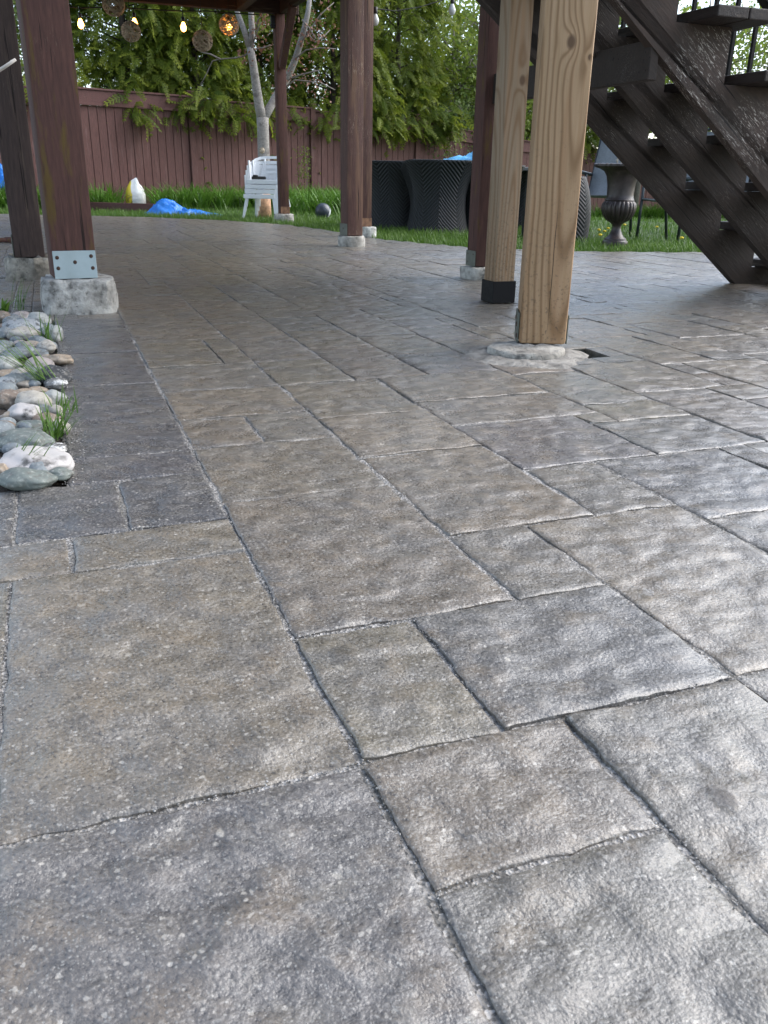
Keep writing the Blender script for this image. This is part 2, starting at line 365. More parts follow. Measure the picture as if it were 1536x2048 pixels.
hand_R = [(.203, .409, .10, .417, GRY), (.203, .409, .417, .572, BRN), (.409, .619, .10, .572, GRY), (.619, .897, .2, .572, GRY),
          (.203, .345, .572, .803, BRN), (.345, .619, .572, .803, BLU), (.203, .489, .803, 1.245, BRN), (.489, .619, .803, 1.014, GRY),
          (.619, .897, .572, 1.014, TAN), (.897, 1.11, .572, .945, GRY), (.489, .745, 1.014, 1.40, TAN), (.745, .897, 1.014, 1.245, GRY), (.897, 1.18, .945, 1.245, BLU),
          (.203, .489, 1.245, 1.545, BRN), (.203, .345, 1.545, 1.75, BRN), (.345, .489, 1.545, 1.75, GRY), (.203, .489, 1.75, 2.012, TAN), (.203, .489, 2.012, 2.30, GRY),
          (.489, .745, 1.40, 1.68, TAN), (.489, .745, 1.68, 2.012, TAN), (.745, 1.04, 1.245, 1.545, BLU), (1.04, 1.31, 1.245, 1.47, BLU), (.745, 1.11, 1.545, 1.75, GRY), (.745, 1.11, 1.75, 2.012, BRN),
          (1.11, 1.31, 1.61, 1.95, GRY), (1.11, 1.31, 1.47, 1.61, TAN), (.489, .69, 2.012, 2.30, BRN), (.69, .897, 2.012, 2.46, BRN), (.203, .409, 2.30, 2.685, BRN), (.409, .489, 2.30, 2.46, BRN),
          (.489, .69, 2.30, 2.685, GRY), (.409, .489, 2.46, 2.685, BRN), (.69, .897, 2.46, 2.75, BRN), (.203, .489, 2.685, 3.35, BRN), (.489, .69, 2.685, 3.0, BRN)]
hand_L = [(-.098, .203, .572, 1.056, BRN), (-.098, .203, .10, .572, (.135, .126, .119)), (-.38, -.098, .10, .475, CHA), (-.38, -.098, .475, 1.056, GRY), (-.022, .203, 1.056, 1.178, BRN), (-.28, -.022, 1.056, 1.178, TAN),
          (-.098, .057, 1.178, 1.404, CHA), (.057, .203, 1.178, 1.404, CHA), (-.28, -.098, 1.178, 1.404, CHA), (-.022, .203, 1.404, 1.545, CHA), (-.022, .203, 1.545, 1.955, CHA), (-.022, .203, 1.955, 2.12, CHA),
          (-.022, .203, 2.12, 2.55, CHA), (-.022, .203, 2.55, 2.97, CHA), (-.022, .203, 2.97, 3.192, CHA)]
HOLE = (1.38, 1.52, 2.09, 2.23)
def in_bed(u, v): return u < -.022 and 1.404 < v < 3.16
def inside(u, v):
    p = W(u, v); return inpoly(p.x, p.y)
rects = []
def pack(U, V, hand, left):
    occ = np.zeros((len(U)-1, len(V)-1), bool); rg = random.Random(3+left)
    for (a, b, c, d, cl) in hand:
        i0, i1, j0, j1 = near(U, a), near(U, b), near(V, c), near(V, d)
        occ[i0:i1, j0:j1] = True; rects.append((U[i0], U[i1], V[j0], V[j1], cl))
    for i in range(len(U)-1):
        for j in range(len(V)-1):
            uc, vc = (U[i]+U[i+1])/2, (V[j]+V[j+1])/2
            ok = inside(uc, vc) and not (left and in_bed(uc, vc))
            if not left and HOLE[0] < uc < HOLE[1] and HOLE[2] < vc < HOLE[3]: ok = False
            if not ok: occ[i, j] = True
            else: patio_cells.append((U[i], U[i+1], V[j], V[j+1]))
    sizes = [(4, 4), (4, 6), (6, 4), (4, 5), (5, 4), (4, 6), (3, 4), (4, 3), (6, 6), (3, 6)]
    if left: sizes = [(2, 4), (2, 3), (1, 3), (2, 2), (1, 2), (2, 5)]
    for j in range(len(V)-1):
        i = 0
        while i < len(U)-1:
            if occ[i, j]: i += 1; continue
            cand = sizes[:]; rg.shuffle(cand); cand += [(2, 2), (2, 1), (1, 2), (1, 1)]
            for (a, b) in cand:
                if i+a < len(U) and j+b < len(V) and not occ[i:i+a, j:j+b].any(): break
            occ[i:i+a, j:j+b] = True
            rects.append((U[i], U[i+a], V[j], V[j+b], rg.choice([BRN, BRN, GRY, GRY, BLU, TAN]))); i += a
pack(UR, VR, hand_R, 0); pack(UL, VL, hand_L, 1)
# bedding sheet: joint sand, fuller in some joints than in others
def bedz(x, y): return -.0037+.0013*mnoise.noise(Vector((x*4.5, y*4.5, 2.2)))
pv = []; pf = []
for (a, b, c, d) in patio_cells:
    for q in range(4):
        i_, j_ = q % 2, q//2; a2, b2 = a+(b-a)*i_/2, a+(b-a)*(i_+1)/2; c2, d2 = c+(d-c)*j_/2, c+(d-c)*(j_+1)/2
        k = len(pv); pv += [(x_, y_, bedz(x_, y_)) for x_, y_ in ((a2, c2), (b2, c2), (b2, d2), (a2, d2))]; pf.append((k, k+1, k+2, k+3))
patio = np_mesh('patio', np.array(pv), np.array(pf), M['sand']); patio.rotation_euler = (0, 0, YAW); tag(patio, kind='structure')
def nz(x, y, s=0.0): return mnoise.noise(Vector((x, y, s)))
def paver_geo(rc, n, seed, gap=.0014):
    gap = gap if n < .03 else .0007
    a, b, c, d, cl = rc
    w, h = b-a, d-c; e = .0042
    def par(L, k):
        if k <= 1: return [0, e/L, 1-e/L, 1]
        return [0, .35*e/L, e/L] + [e/L+(1-2*e/L)*i/k for i in range(1, k)] + [1-e/L, 1-.35*e/L, 1]
    S, T = par(w, max(1, round(w/n))), par(h, max(1, round(h/n)))
    tx, ty, dz = random.Random(seed).uniform(-.006, .006), random.Random(seed+1).uniform(-.006, .006), random.Random(seed+2).uniform(-.0015, .0012)
    vs = []; ns, m = len(S), len(T)
    for y in T:
        for x in S:
            du, dv = min(x, 1-x)*w, min(y, 1-y)*h
            gx = gap+(.0078 if n < .03 else .0055)*abs(nz(0 if x < .5 else 7, (c+y*h)*9, seed))+.0028*nz(x*3, (c+y*h)*70, seed+3)
            gy = gap+(.0078 if n < .03 else .0055)*abs(nz((a+x*w)*9, 0 if y < .5 else 9, seed))+.0028*nz((a+x*w)*70, y*3, seed+5)
            fx, fy = max(0, 1-2*du/w)**6, max(0, 1-2*dv/h)**6
            uu = a+x*w+(gx*fx if x < .5 else -gx*fx); vv_ = c+y*h+(gy*fy if y < .5 else -gy*fy)
            ed = max(0, 1-min(du, dv)/e)
            z = dz+tx*(x-.5)*w+ty*(y-.5)*h-(.0017 if n < .03 else .0007)*ed**1.8
            z += .0030*nz(uu*13, vv_*13, seed*.37)+.0017*nz(uu*34, vv_*34, seed*.7)
            if ed < .2: z = max(z, -.0022)
            vs.append((uu, vv_, z))
    fs = [(j*ns+i, j*ns+i+1, (j+1)*ns+i+1, (j+1)*ns+i) for j in range(m-1) for i in range(ns-1)]
    per = [i for i in range(ns)] + [j*ns+ns-1 for j in range(1, m)] + [(m-1)*ns+i for i in range(ns-2, -1, -1)] + [j*ns for j in range(m-2, 0, -1)]
    k = len(vs)
    for p in per: x, y, z = vs[p]; vs.append((x, y, -.028))
    L = len(per)
    fs += [(per[(q+1) % L], per[q], k+q, k+(q+1) % L) for q in range(L)]
    return vs, fs
def on_screen(rc):
    p = W((rc[0]+rc[1])/2, (rc[2]+rc[3])/2); d = Vector((p.x, p.y, -H)); z = d.dot(fwd)
    if z < .15: return 0
    x, y = 768+F*d.dot(rt)/z, 1024-F*d.dot(up)/z
    area = (rc[1]-rc[0])*(rc[3]-rc[2])*H*F*F/z**3
    return area if -260 < x < 1800 and y < 2500 else 0
rects.sort(key=lambda r: -on_screen(r))
def paint(me, cl, seed, n):
    rr = random.Random(seed); j = [rr.uniform(.95, 1.05) for _ in range(3)]; k = rr.uniform(.93, 1.07)
    return tuple(cl[i]*k*(.6+.4*j[i]) for i in range(3)), (rr.random(), rr.random(), 0)
far_v, far_f, far_c, far_t = [], [], [], []
for i, rc in enumerate(rects):
    A = on_screen(rc)
    if A == 0 and i > 340 and (rc[0] > 6 or rc[3] < .2): continue
    n = .011 if i < 30 else .02 if i < 70 else .045 if i < 160 else .5
    vs, fs = paver_geo(rc, n, i*1.618+.3)
    cl, tn = paint(None, rc[4], i, 0)
    if i < 300:
        me = bpy.data.meshes.new('paver'); me.from_pydata(vs, [], fs)
        me.color_attributes.new('col', 'FLOAT_COLOR', 'POINT').data.foreach_set('color', np.tile((*cl, 1), len(vs)).astype(np.float32))
        me.attributes.new('tone', 'FLOAT_VECTOR', 'POINT').data.foreach_set('vector', np.tile(tn, len(vs)).astype(np.float32))
        link_mesh('paver', me, M['paver'], patio, smooth=True); me.set_sharp_from_angle(angle=R(50))
    else:
        k = len(far_v); far_v += vs; far_f += [tuple(q+k for q in f_) for f_ in fs]; far_c += [(*cl, 1)]*len(vs); far_t += [tn]*len(vs)
me = bpy.data.meshes.new('far_pavers'); me.from_pydata(far_v, [], far_f)
me.color_attributes.new('col', 'FLOAT_COLOR', 'POINT').data.foreach_set('color', np.array(far_c, dtype=np.float32).ravel())
me.attributes.new('tone', 'FLOAT_VECTOR', 'POINT').data.foreach_set('vector', np.array(far_t, dtype=np.float32).ravel())
tag(link_mesh('far_pavers', me, M['paver'], patio), kind='stuff')
# rock bed soil
bedv = []; bn = 24
for j in range(bn+1):
    for i in range(bn+1):
        u_, v_ = -1.6+1.574*i/bn, 1.412+1.74*j/bn
        e = min(1, min(-.026-u_, u_+1.6, v_-1.41, 3.15-v_)/.12)
        bedv.append((*W(u_, v_).xy, -.012+.02*e+.008*nz(u_*20, v_*20, 4)))
bf = [(j*(bn+1)+i, j*(bn+1)+i+1, (j+1)*(bn+1)+i+1, (j+1)*(bn+1)+i) for j in range(bn) for i in range(bn)]
tag(np_mesh('rock_bed', np.array(bedv), np.array(bf), M['soil'], smooth=True), kind='structure')
# loose joint grit swept out along the near joints and the rock bed edge
gr_ = random.Random(77); gp_ = []
for (a, b, c, d, cl) in rects:
    if d > 2.4 or a > 1.5 or b < -.5: continue
    for (x0_, y0_, x1_, y1_) in ((a, c, b, c), (a, c, a, d)):
        L_ = math.hypot(x1_-x0_, y1_-y0_)
        for k in range(int(L_*520)):
            t_ = gr_.random(); x_, y_ = x0_+(x1_-x0_)*t_, y0_+(y1_-y0_)*t_
            if mnoise.noise(Vector((x_*5, y_*5, 9))) < -.05: continue
            gp_.append((x_+gr_.gauss(0, .0035), y_+gr_.gauss(0, .0035), gr_.uniform(-.0035, .0002), gr_.uniform(.0006, .0015)))
for k in range(1000):
    v_ = gr_.uniform(1.40, 3.1); gp_.append((-.014+abs(gr_.gauss(0, .016)), v_, gr_.uniform(-.001, .002), gr_.uniform(.0006, .0019)))
gp_ = np.array(gp_); ng = len(gp_); oc = np.array([(1, 0, 0), (0, 1, 0), (-1, 0, 0), (0, -1, 0), (0, 0, .8), (0, 0, -.8)]); of = np.array([(0, 1, 4), (1, 2, 4), (2, 3, 4), (3, 0, 4), (1, 0, 5), (2, 1, 5), (3, 2, 5), (0, 3, 5)])
gv = gp_[:, None, :3]+oc[None]*gp_[:, 3][:, None, None]*nr.uniform(.6, 1.3, (ng, 6, 1))
go = np_mesh('joint_grit', gv.reshape(-1, 3), (of[None]+(np.arange(ng)*6)[:, None, None]).reshape(-1, 3), M['grit'], patio, np.repeat(nr.random((ng, 3)), 6, 0)); go['kind'] = 'stuff'
# water standing in the dimples of the pavers
t = NT('water'); tr = t.n('ShaderNodeBsdfTransparent'); tr.inputs[0].default_value = (.98, .98, .98, 1); gl_ = t.n('ShaderNodeBsdfGlossy'); gl_.inputs['Roughness'].default_value = .2
fz = t.n('ShaderNodeFresnel'); fz.inputs[0].default_value = 1.33; mx = t.n('ShaderNodeMixShader'); t.l(fz.outputs[0], mx.inputs[0]); t.l(tr.outputs[0], mx.inputs[1]); t.l(gl_.outputs[0], mx.inputs[2]); t.l(mx.outputs[0], t.out.inputs[0]); M['water'] = t.m
for (px, py, wd) in [(1445, 1600, 60), (1410, 1527, 36), (1493, 1553, 24), (922, 1247, 24), (690, 1308, 60), (812, 1842, 50), (680, 1045, 12), (797, 1068, 14), (965, 889, 18), (826, 1274, 20), (1295, 1190, 26), (1310, 1545, 30), (1185, 1675, 22)]:
    p = G(px, py); r_ = wd/ppm(p)/2*.85; k = 32
    m = MB(); vs = [m.bm.verts.new((p.x+r_*(1+.35*nz(math.cos(a)*1.5, math.sin(a)*1.5, px))*math.cos(a), p.y+r_*1.5*(1+.4*nz(math.cos(a)*1.5, math.sin(a)*1.5, py))*math.sin(a), .0040)) for a in [2*math.pi*q/k for q in range(k)]]
    m.bm.faces.new(vs)
    o = m.build('puddle', M['water'])
    if o.data.polygons[0].normal.z < 0: o.data.flip_normals()
    tag(o, kind='structure')

# ================================================================== POSTS AND THEIR FOOTINGS
def footing(name, p, rx, ry, h, mat, seed, label, n=28, sink=.04, square=0.0, amp=.012, rz=0.0):
    m = MB(); sq = lambda a: 1/max(abs(math.cos(a)), abs(math.sin(a)))
    prof = [(.985, -sink), (1.0, 0), (1.0, h*.4), (.99, h*.75), (.965, h*.95), (.90, h), (.6, h*1.0), (.25, h*1.0)]
    def mod(i, a, r, z):
        k = 1+square*(min(sq(a), 1.28)-1)
        q = r*k*(1+amp*4*mnoise.noise(Vector((math.cos(a)*2.2, math.sin(a)*2.2, z*14+seed))) + amp*2*mnoise.noise(Vector((math.cos(a)*8, math.sin(a)*8, z*40+seed))))
        return q, (amp*.6*mnoise.noise(Vector((q*9*math.cos(a), q*9*math.sin(a), seed*3))) if i >= 4 else 0)
    m.lathe(prof, n, mod)
    for v in m.bm.verts: v.co.x *= rx; v.co.y *= ry
    o = m.build(name, mat, None, 'auto'); o.location = (p.x, p.y, 0); o.rotation_euler = (0, 0, rz)
    tag(o, label, 'footing', 'concrete footings under the posts'); return o
def post(name, p, z0, z1, wd, yaw, mat, label, group=None, bev=.006):
    e = empty(name, (p.x, p.y, z0), R(yaw), label, 'post', group)
    m = MB(); m.box((0, 0, (z1-z0)/2), (wd, wd, z1-z0), bev=bev, seg=2); tm = m.build('timber', mat, e, 'auto')
    return e
def plate(e, wd, side, h, mat, bolts=(), z=0.0, wfrac=.98, th=.004, boltr=.007):
    """bracket plate on one face: side 'f' front (-y), 'l' left (-x), 'r' right (+x)"""
    m = MB(); o = wd/2+th/2+.0015
    c = {'f': (0, -o, z+h/2), 'l': (-o, 0, z+h/2), 'r': (o, 0, z+h/2)}[side]
    s = (wd*wfrac, th, h) if side == 'f' else (th, wd*wfrac, h)
    m.box(c, s, bev=.001); pl = m.build('bracket', mat, e)
    for (q, bz) in bolts:
        b = MB(); b.ico((0, 0, 0), boltr, 2)
        for v in b.bm.verts:
            if side == 'f': v.co.y *= .45
            else: v.co.x *= .45
        bo = b.build('bolt', M['bolt'], pl, True)
        f_ = o+th/2
        bo.location = {'f': (q, -f_, z+bz), 'l': (-f_, q, z+bz), 'r': (f_, q, z+bz)}[side]
    return pl
DECKZ = 2.10
# nearest left post, stained red brown
g1 = W(.075, 3.44); footing('concrete_footing', g1, .136, .136, .118, M['conc'], 2.1, 'stained concrete footing with rounded corner under the nearest red brown post', square=.55, amp=.02, rz=R(20))
p = post('post', g1+Vector((-.012, .0, 0)), .121, DECKZ-.002, .152, 27, M['red'], 'thick red brown stained post with a galvanised base plate, beside the rocks', 'deck posts')
plate(p, .152, 'f', .098, M['galv'], [(-.06, .075), (-.06, .038), (.058, .078), (.06, .036), (0, .058)])
# second left post, behind the first
g2 = G(66, 556); footing('concrete_footing', g2, .115, .11, .10, M['conc_d'], 5.3, 'broken rubble-like concrete footing behind the red brown post', square=.4, amp=.05, rz=R(15))
p = post('post', g2, .103, DECKZ-.002, .135, 22, M['dull'], 'faded dull brown post standing behind the thick red brown one', 'deck posts')
plate(p, .135, 'l', .10, M['zinc_old'], [(0, .06)])
# far left thin post
g3 = G(163, 466); footing('concrete_footing', g3, .085, .085, .115, M['conc_w'], 7.7, 'whitish block footing at the far end of the left posts', square=.7, amp=.008)
p = post('post', g3, .118, DECKZ-.002, .10, 24, M['red'], 'slim red brown post mostly hidden behind the thick left post', 'deck posts')
plate(p, .10, 'r', .05, M['rusty'])
# far post with knee brace
g4 = G(568, 443); footing('concrete_footing', g4, .115, .115, .085, M['conc'], 9.1, 'low round concrete footing at the lawn edge by the white chairs', amp=.012)
p4 = post('post', g4, .088, DECKZ-.002, .105, 24, M['red'], 'slender brown post with a knee brace next to the white chairs', 'deck posts')
plate(p4, .105, 'f', .075, M['rusty']); plate(p4, .105, 'r', .075, M['rusty'])
# middle posts
g5 = G(703, 492); footing('concrete_footing', g5, .105, .105, .075, M['conc'], 3.3, 'round grey concrete footing under the worn middle post', amp=.012)
p = post('post', g5, .078, DECKZ-.002, .128, 28, M['worn'], 'brown middle post with paint worn off down its front', 'deck posts')
plate(p, .128, 'l', .085, M['zinc_old'], [(0, .05)])
g6 = G(737, 474); footing('concrete_footing', g6, .07, .07, .085, M['conc_w'], 4.4, 'small white concrete footing just behind the worn middle post', amp=.01)
p = post('post', g6+Vector((-.04, .03, 0)), .088, DECKZ-.002, .10, 24, M['worn'], 'narrow brown post hidden just behind the worn middle post', 'deck posts')
plate(p, .10, 'f', .07, M['rusty'])
# dark post on the right with grey bracket
g7 = G(958, 557); footing('concrete_footing', g7, .085, .085, .062, M['conc'], 6.1, 'square cornered concrete footing under the dark post', square=.75, amp=.012, rz=R(24))
p = post('post', g7, .065, 2.098, .105, 22, M['red'], 'dark brown post left of the two bare timber posts', 'deck posts')
plate(p, .105, 'l', .078, M['zinc_old'], [(-.03, .06), (.03, .06), (.03, .02)], boltr=.004)
# two new lumber posts
g8 = G(995, 604)
p8 = post('post', g8, .002, 1.19, .096, 22, M['wood8'], 'bare weathered timber post with a black sleeve at its foot', None, .008)
m = MB(); h = .088
for (x, y, sx, sy) in ((0, -.0515, .106, .003), (0, .0515, .106, .003), (-.0515, 0, .003, .10), (.0515, 0, .003, .10)): m.box((x, y, h/2+.001), (sx, sy, h), bev=.0008)
m.build('post_sleeve', M['black'], p8)
g9 = G(1062, 716); g9 = Vector((g9.x-.01, g9.y+.045, 0))
f9 = footing('concrete_footing', g9, .116, .112, .024, M['conc_g'], 8.2, 'low round concrete footing under the thick bare timber post', amp=.012)
m = MB(); m.lathe([(.10, .004), (.125, .010), (.15, .006), (.19, -.004)], 40, lambda i, a, r_, z: (r_*(1+(.30 if i > 1 else .05)*mnoise.noise(Vector((math.cos(a)*1.8, math.sin(a)*1.8, 3)))+(.10 if i > 1 else 0)*mnoise.noise(Vector((math.cos(a)*6, math.sin(a)*6, 5)))), .004*mnoise.noise(Vector((math.cos(a)*9, math.sin(a)*9, i)))), caps=False)
m.build('mortar_collar', M['sand_l'], f9, True)
pp9 = G(1078, 706)+Vector((.012, .07, 0))
p9 = post('post', pp9, .026, 2.24, .139, -4, M['wood9'], 'thick new bare timber post with knots and a long drying crack', None, .009)
plate(p9, .139, 'l', .088, M['zinc_old'], [(-.01, .05), (.03, .065), (-.04, .02)], wfrac=.8, boltr=.008); plate(p9, .139, 'r', .085, M['zinc_old'], wfrac=.8)

# ================================================================== DECK OVERHEAD (shades the middle of the patio)
deck = empty('deck', W(0, 0, DECKZ), YAW, 'brown timber deck overhead carried by the stained posts', 'deck')
u_r, v_f, v_b = 2.72, 3.62, 10.28
def dk(name, a, b, wd, ht, mat):
    m = MB(); m.bar(a, b, wd, ht, .004); return m.build(name, mat, deck)
uv4 = toUV(g4); uv6 = toUV(g6); uv5 = toUV(g5); uv7 = toUV(g7); uv2 = toUV(g2); uv1 = toUV(g1); uv3 = toUV(g3)
dk('beam', (-.55, uv4[1], .07), (u_r+.05, uv4[1], .07), .09, .14, M['beam_x'])
dk('beam', (uv4[0]+.03, uv4[1]-.05, .085), (uv6[0]-.02, v_f+.02, .085), .07, .17, M['beam_y'])
dk('beam', (uv7[0], v_f, .07), (uv5[0], uv4[1]-.05, .07), .09, .14, M['beam_y'])
dk('beam', (uv1[0], v_f-.35, .07), (uv3[0], uv4[1]-.05, .07), .09, .14, M['beam_y'])
dk('beam', (-.55, uv2[1], .07), (uv2[0]+.06, uv2[1], .07), .09, .138, M['beam_x'])
k = 0
vj = v_f
while vj < v_b+.01:
    dk('joist', (-.6, vj, .232), (u_r+.14, vj, .232), .04, .18, M['beam_x']); vj += .41
ub = -.62
while ub < u_r+.1:
    dk('deck_board', (ub, v_f-.02, .339), (ub, v_b+.12, .339), .138, .03, M['beam_y']); ub += .142
dk('beam', (-1.05, 2.22, .21), (1.42, 2.22, .21), .09, .14, M['beam_x'])                       # landing at the head of the stairs
ub = -1.02
while ub < -.05:
    dk('deck_board', (ub, 2.05, .339), (ub, v_f-.03, .339), .138, .03, M['beam_y']); ub += .142
for vj in (2.32, 2.75, 3.2): dk('joist', (-1.05, vj, .232), (0.0, vj, .232), .04, .18, M['beam_x'])
# knee braces on the far post and on the hidden one
m = MB(); m.bar((0, -.06, 1.50), (0, -.50, 2.02), .07, .075, .003); m.build('knee_brace', M['red'], p4)
m = MB(); m.box((-.075, -.02, 1.93), (.04, .05, .12), bev=.004); m.box((-.075, -.02, 1.90), (.05, .06, .02), bev=.004); m.build('light_fixture', M['black'], p4, label='small dark fixture on the inner side of the post')

# ================================================================== STAIRCASE (sawn stringers, two-plank treads, dark paint)
st = empty('staircase', W(3.33, 3.57), YAW, 'dark brown open timber staircase with flaking paint, seen from below', 'staircase')
RUN, RISE, ND = .25, .25*math.tan(PT), 12
X0, ZOFF = .34, -.068
def sx(u): return u-3.33
def sv(v): return v-3.57
cth = .285                                                             # stringer depth measured vertically under the inner corners
def stringer(v, mat, label=None):
    # local x runs down the stairs; lower edge passes through the foot (0,0)
    pts = [(0.0, 0.0)]
    lowz = lambda x: -x*math.tan(PT)
    xtop = -ND*RUN-.05
    pts.append((xtop, lowz(xtop)))
    xi = xtop
    zt = [(k+1)*RISE-.038+ZOFF for k in range(ND)]
    x0 = X0
    up_ = []
    for k in range(ND):                                                # from the foot up: riser then tread seat
        up_.append((x0-k*RUN, zt[k-1] if k else 0.0)); up_.append((x0-k*RUN, zt[k]))
    up_.append((xtop, zt[-1]))
    up_[0] = (x0, .0)
    m = MB(); m.prism(pts+up_[::-1], 'y', sv(v)-.021, sv(v)+.021)
    return m.build('stringer', mat, st, label=label)
stringer(3.60, M['stair']); stringer(3.20, M['stair']); stringer(2.85, M['stair_worn'], 'nearest stringer with pale flaking paint')
for k in range(ND):
    for q in range(2):
        m = MB(); m.box((X0-k*RUN-.005-q*.138+.012, sv(3.19), (k+1)*RISE-.0185+ZOFF), (.134, 1.02, .037), bev=.004, seg=2); m.build('tread', M['tread'], st)
m = MB(); m.bar((sx(2.10), sv(2.835), .893), (sx(2.10), sv(toUV(g7)[1]), .893), .038, .13, .003); m.build('cross_beam', M['stair'], st)
# black metal railing on the far side
for k in range(ND*2):
    x = X0-.02-k*RUN/2
    zb = -(x-X0)*math.tan(PT)+.04
    m = MB(); m.box((x, sv(3.665), zb+.46), (.017, .017, .92)); m.build('baluster', M['black'], st)
for dz, wd, ht in ((.10, .03, .03), (1.03, .055, .04)):
    m = MB(); m.bar((.15, sv(3.665), dz-(.15-X0)*math.tan(PT)), (X0-ND*RUN, sv(3.665), dz+ND*RUN*math.tan(PT)), wd, ht, .003); m.build('handrail' if dz > .5 else 'bottom_rail', M['black'], st)
for x in (X0-.01, -1.33):
    m = MB(); zz = -(x-X0)*math.tan(PT); m.box((x, sv(3.70), zz+.50), (.04, .04, 1.10), bev=.002); m.build('rail_post', M['black'], st)

# ================================================================== FENCE
FP = [(-7.2, 12.2), (-5.25, 13.75), (-3.33, 15.3), (-1.45, 16.85), (.52, 18.4), (2.45, 19.9), (4.4, 21.45), (6.35, 23.0), (8.3, 24.5), (10.25, 26.05), (12.2, 27.6)]
def ztop(px, py, P): return at(px, py, P[1]).z
FT = [1.62, 1.66, 1.70, 1.655, 1.62, 1.36, 1.26, 1.2, 1.15, 1.1, 1.08]
fence = empty('fence', (*FP[4], gz(*FP[4])), 0, 'red brown board fence with capped top rail along the back of the garden', 'fence')
def fb(name, mat, fn):
    m = MB(); fn(m); o = m.build(name, mat, fence); o.matrix_parent_inverse = Matrix.Translation(fence.location).inverted(); return o
bp = empty  # (alias kept short)
for i, (x, y) in enumerate(FP):
    z0 = gz(x, y)-.05; zt = FT[i]+.05
    a = math.atan2(1.55, 1.95)
    rot = Matrix.Rotation(a, 4, 'Z')
    fb('fence_post', M['fence'], lambda m: (m.box((x, y, (z0+zt)/2), (.105, .105, zt-z0), rot, .004), m.box((x, y, zt+.008), (.13, .13, .018), rot, .003)))
for i in range(len(FP)-1):
    A, B = Vector((*FP[i], 0)), Vector((*FP[i+1], 0)); d = (B-A); L = d.length; d.normalize(); nrm = Vector((d.y, -d.x, 0))
    za, zb = FT[i]-.03, FT[i+1]-.03
    if i == 1: za = zb
    if i >= 2 and i < 5: za, zb = FT[i]-.06, FT[i+1]-.02
    P0, P1 = A+d*.056, B-d*.056
    q = lambda t, z: P0.lerp(P1, t)+Vector((0, 0, z))
    lz = lambda t: za+(zb-za)*t
    fb('cap_rail', M['fence_x'], lambda m: m.bar(q(0, za+.012), q(1, zb+.012), .11, .028, .003))
    fb('top_board', M['fence_x'], lambda m: m.bar(q(0, za-.095)+nrm*.02, q(1, zb-.095)+nrm*.02, .022, .18, .002))
    fb('rail', M['fence_x'], lambda m: m.bar(q(0, za-.20)+nrm*.022, q(1, zb-.20)+nrm*.022, .06, .035, .002))
    fb('light_block_sheet', M['fence'], lambda m: m.bar(q(0, (za+gz(P0.x, P0.y))/2-.1)-nrm*.016, q(1, (zb+gz(P1.x, P1.y))/2-.1)-nrm*.016, .012, (za+zb)/2-gz(P0.x, P0.y)-.25))  # unseen sheet added behind the boards to stop light leaking through the gaps
    nb = round((L-.112)/.139)
    for k in range(nb):
        t0 = (k+.5)/nb; zt = lz(t0)-.219; c = P0.lerp(P1, t0); zbm = gz(c.x, c.y)+.02
        off = rng.uniform(-.003, .003); ov = -.008
        fb('fence_board', M['fence'], lambda m: m.box((c.x+nrm.x*off, c.y+nrm.y*off, (zt+zbm)/2), ((L-.112)/nb+ov, .017, zt-zbm), Matrix.Rotation(math.atan2(d.y, d.x), 4, 'Z'), .003))

# ================================================================== FOLIAGE
M['cedar'] = leaf_mat('cedar_leaf', (.062, .110, .014), (.16, .205, .022), (.30, .33, .040), .5)
M['leaf'] = leaf_mat('spring_leaf', (.095, .165, .024), (.185, .25, .040), (.24, .285, .06), .52)
M['leaf2'] = leaf_mat('grey_green_leaf', (.065, .115, .034), (.13, .19, .055), (.17, .22, .07), .42)
M['lily'] = leaf_mat('lily_leaf', (.045, .12, .013), (.11, .23, .028), (.16, .28, .05), .35, .4)
M['grass'] = leaf_mat('grass_blade', (.040, .105, .013), (.11, .205, .028), (.17, .25, .055), .35, .5)
M['bark'] = painted('grey_bark', (.26, .245, .225), (.42, .41, .40), .6, stretch=(3, 3, 5), rough=.85, wear=(.10, .085, .075), wlo=.55)
M['bark_d'] = painted('brown_bark', (.075, .06, .05), (.2, .18, .15), .3, stretch=(6, 6, 1.5), rough=.9)
M['twig'] = simple('grey_twig', (.19, .165, .14), .8, scale=20)
M['bud'] = leaf_mat('red_bud', (.16, .06, .045), (.22, .10, .06), (.22, .13, .07), .3)
def basis(d, upv):
    """d (N,3) unit; returns x=d, y=side, z=normal"""
    y = np.cross(upv, d); y /= np.linalg.norm(y, axis=1, keepdims=True)+1e-9
    return d, y, np.cross(d, y)
def stamp(tv, tf, ttone, pos, X, Y, Z, size, rnd):
    N, K = len(pos), len(tv)
    V = pos[:, None]+size[:, None, None]*(tv[None, :, 0:1]*X[:, None]+tv[None, :, 1:2]*Y[:, None]+tv[None, :, 2:3]*Z[:, None])
    Fc = tf[None]+(np.arange(N)*K)[:, None, None]
    T = np.zeros((N, K, 3)); T[:, :, 0] = rnd[:, None]; T[:, :, 1] = ttone[None]
    return V.reshape(-1, 3), Fc.reshape(-1, tf.shape[1]), T.reshape(-1, 3)
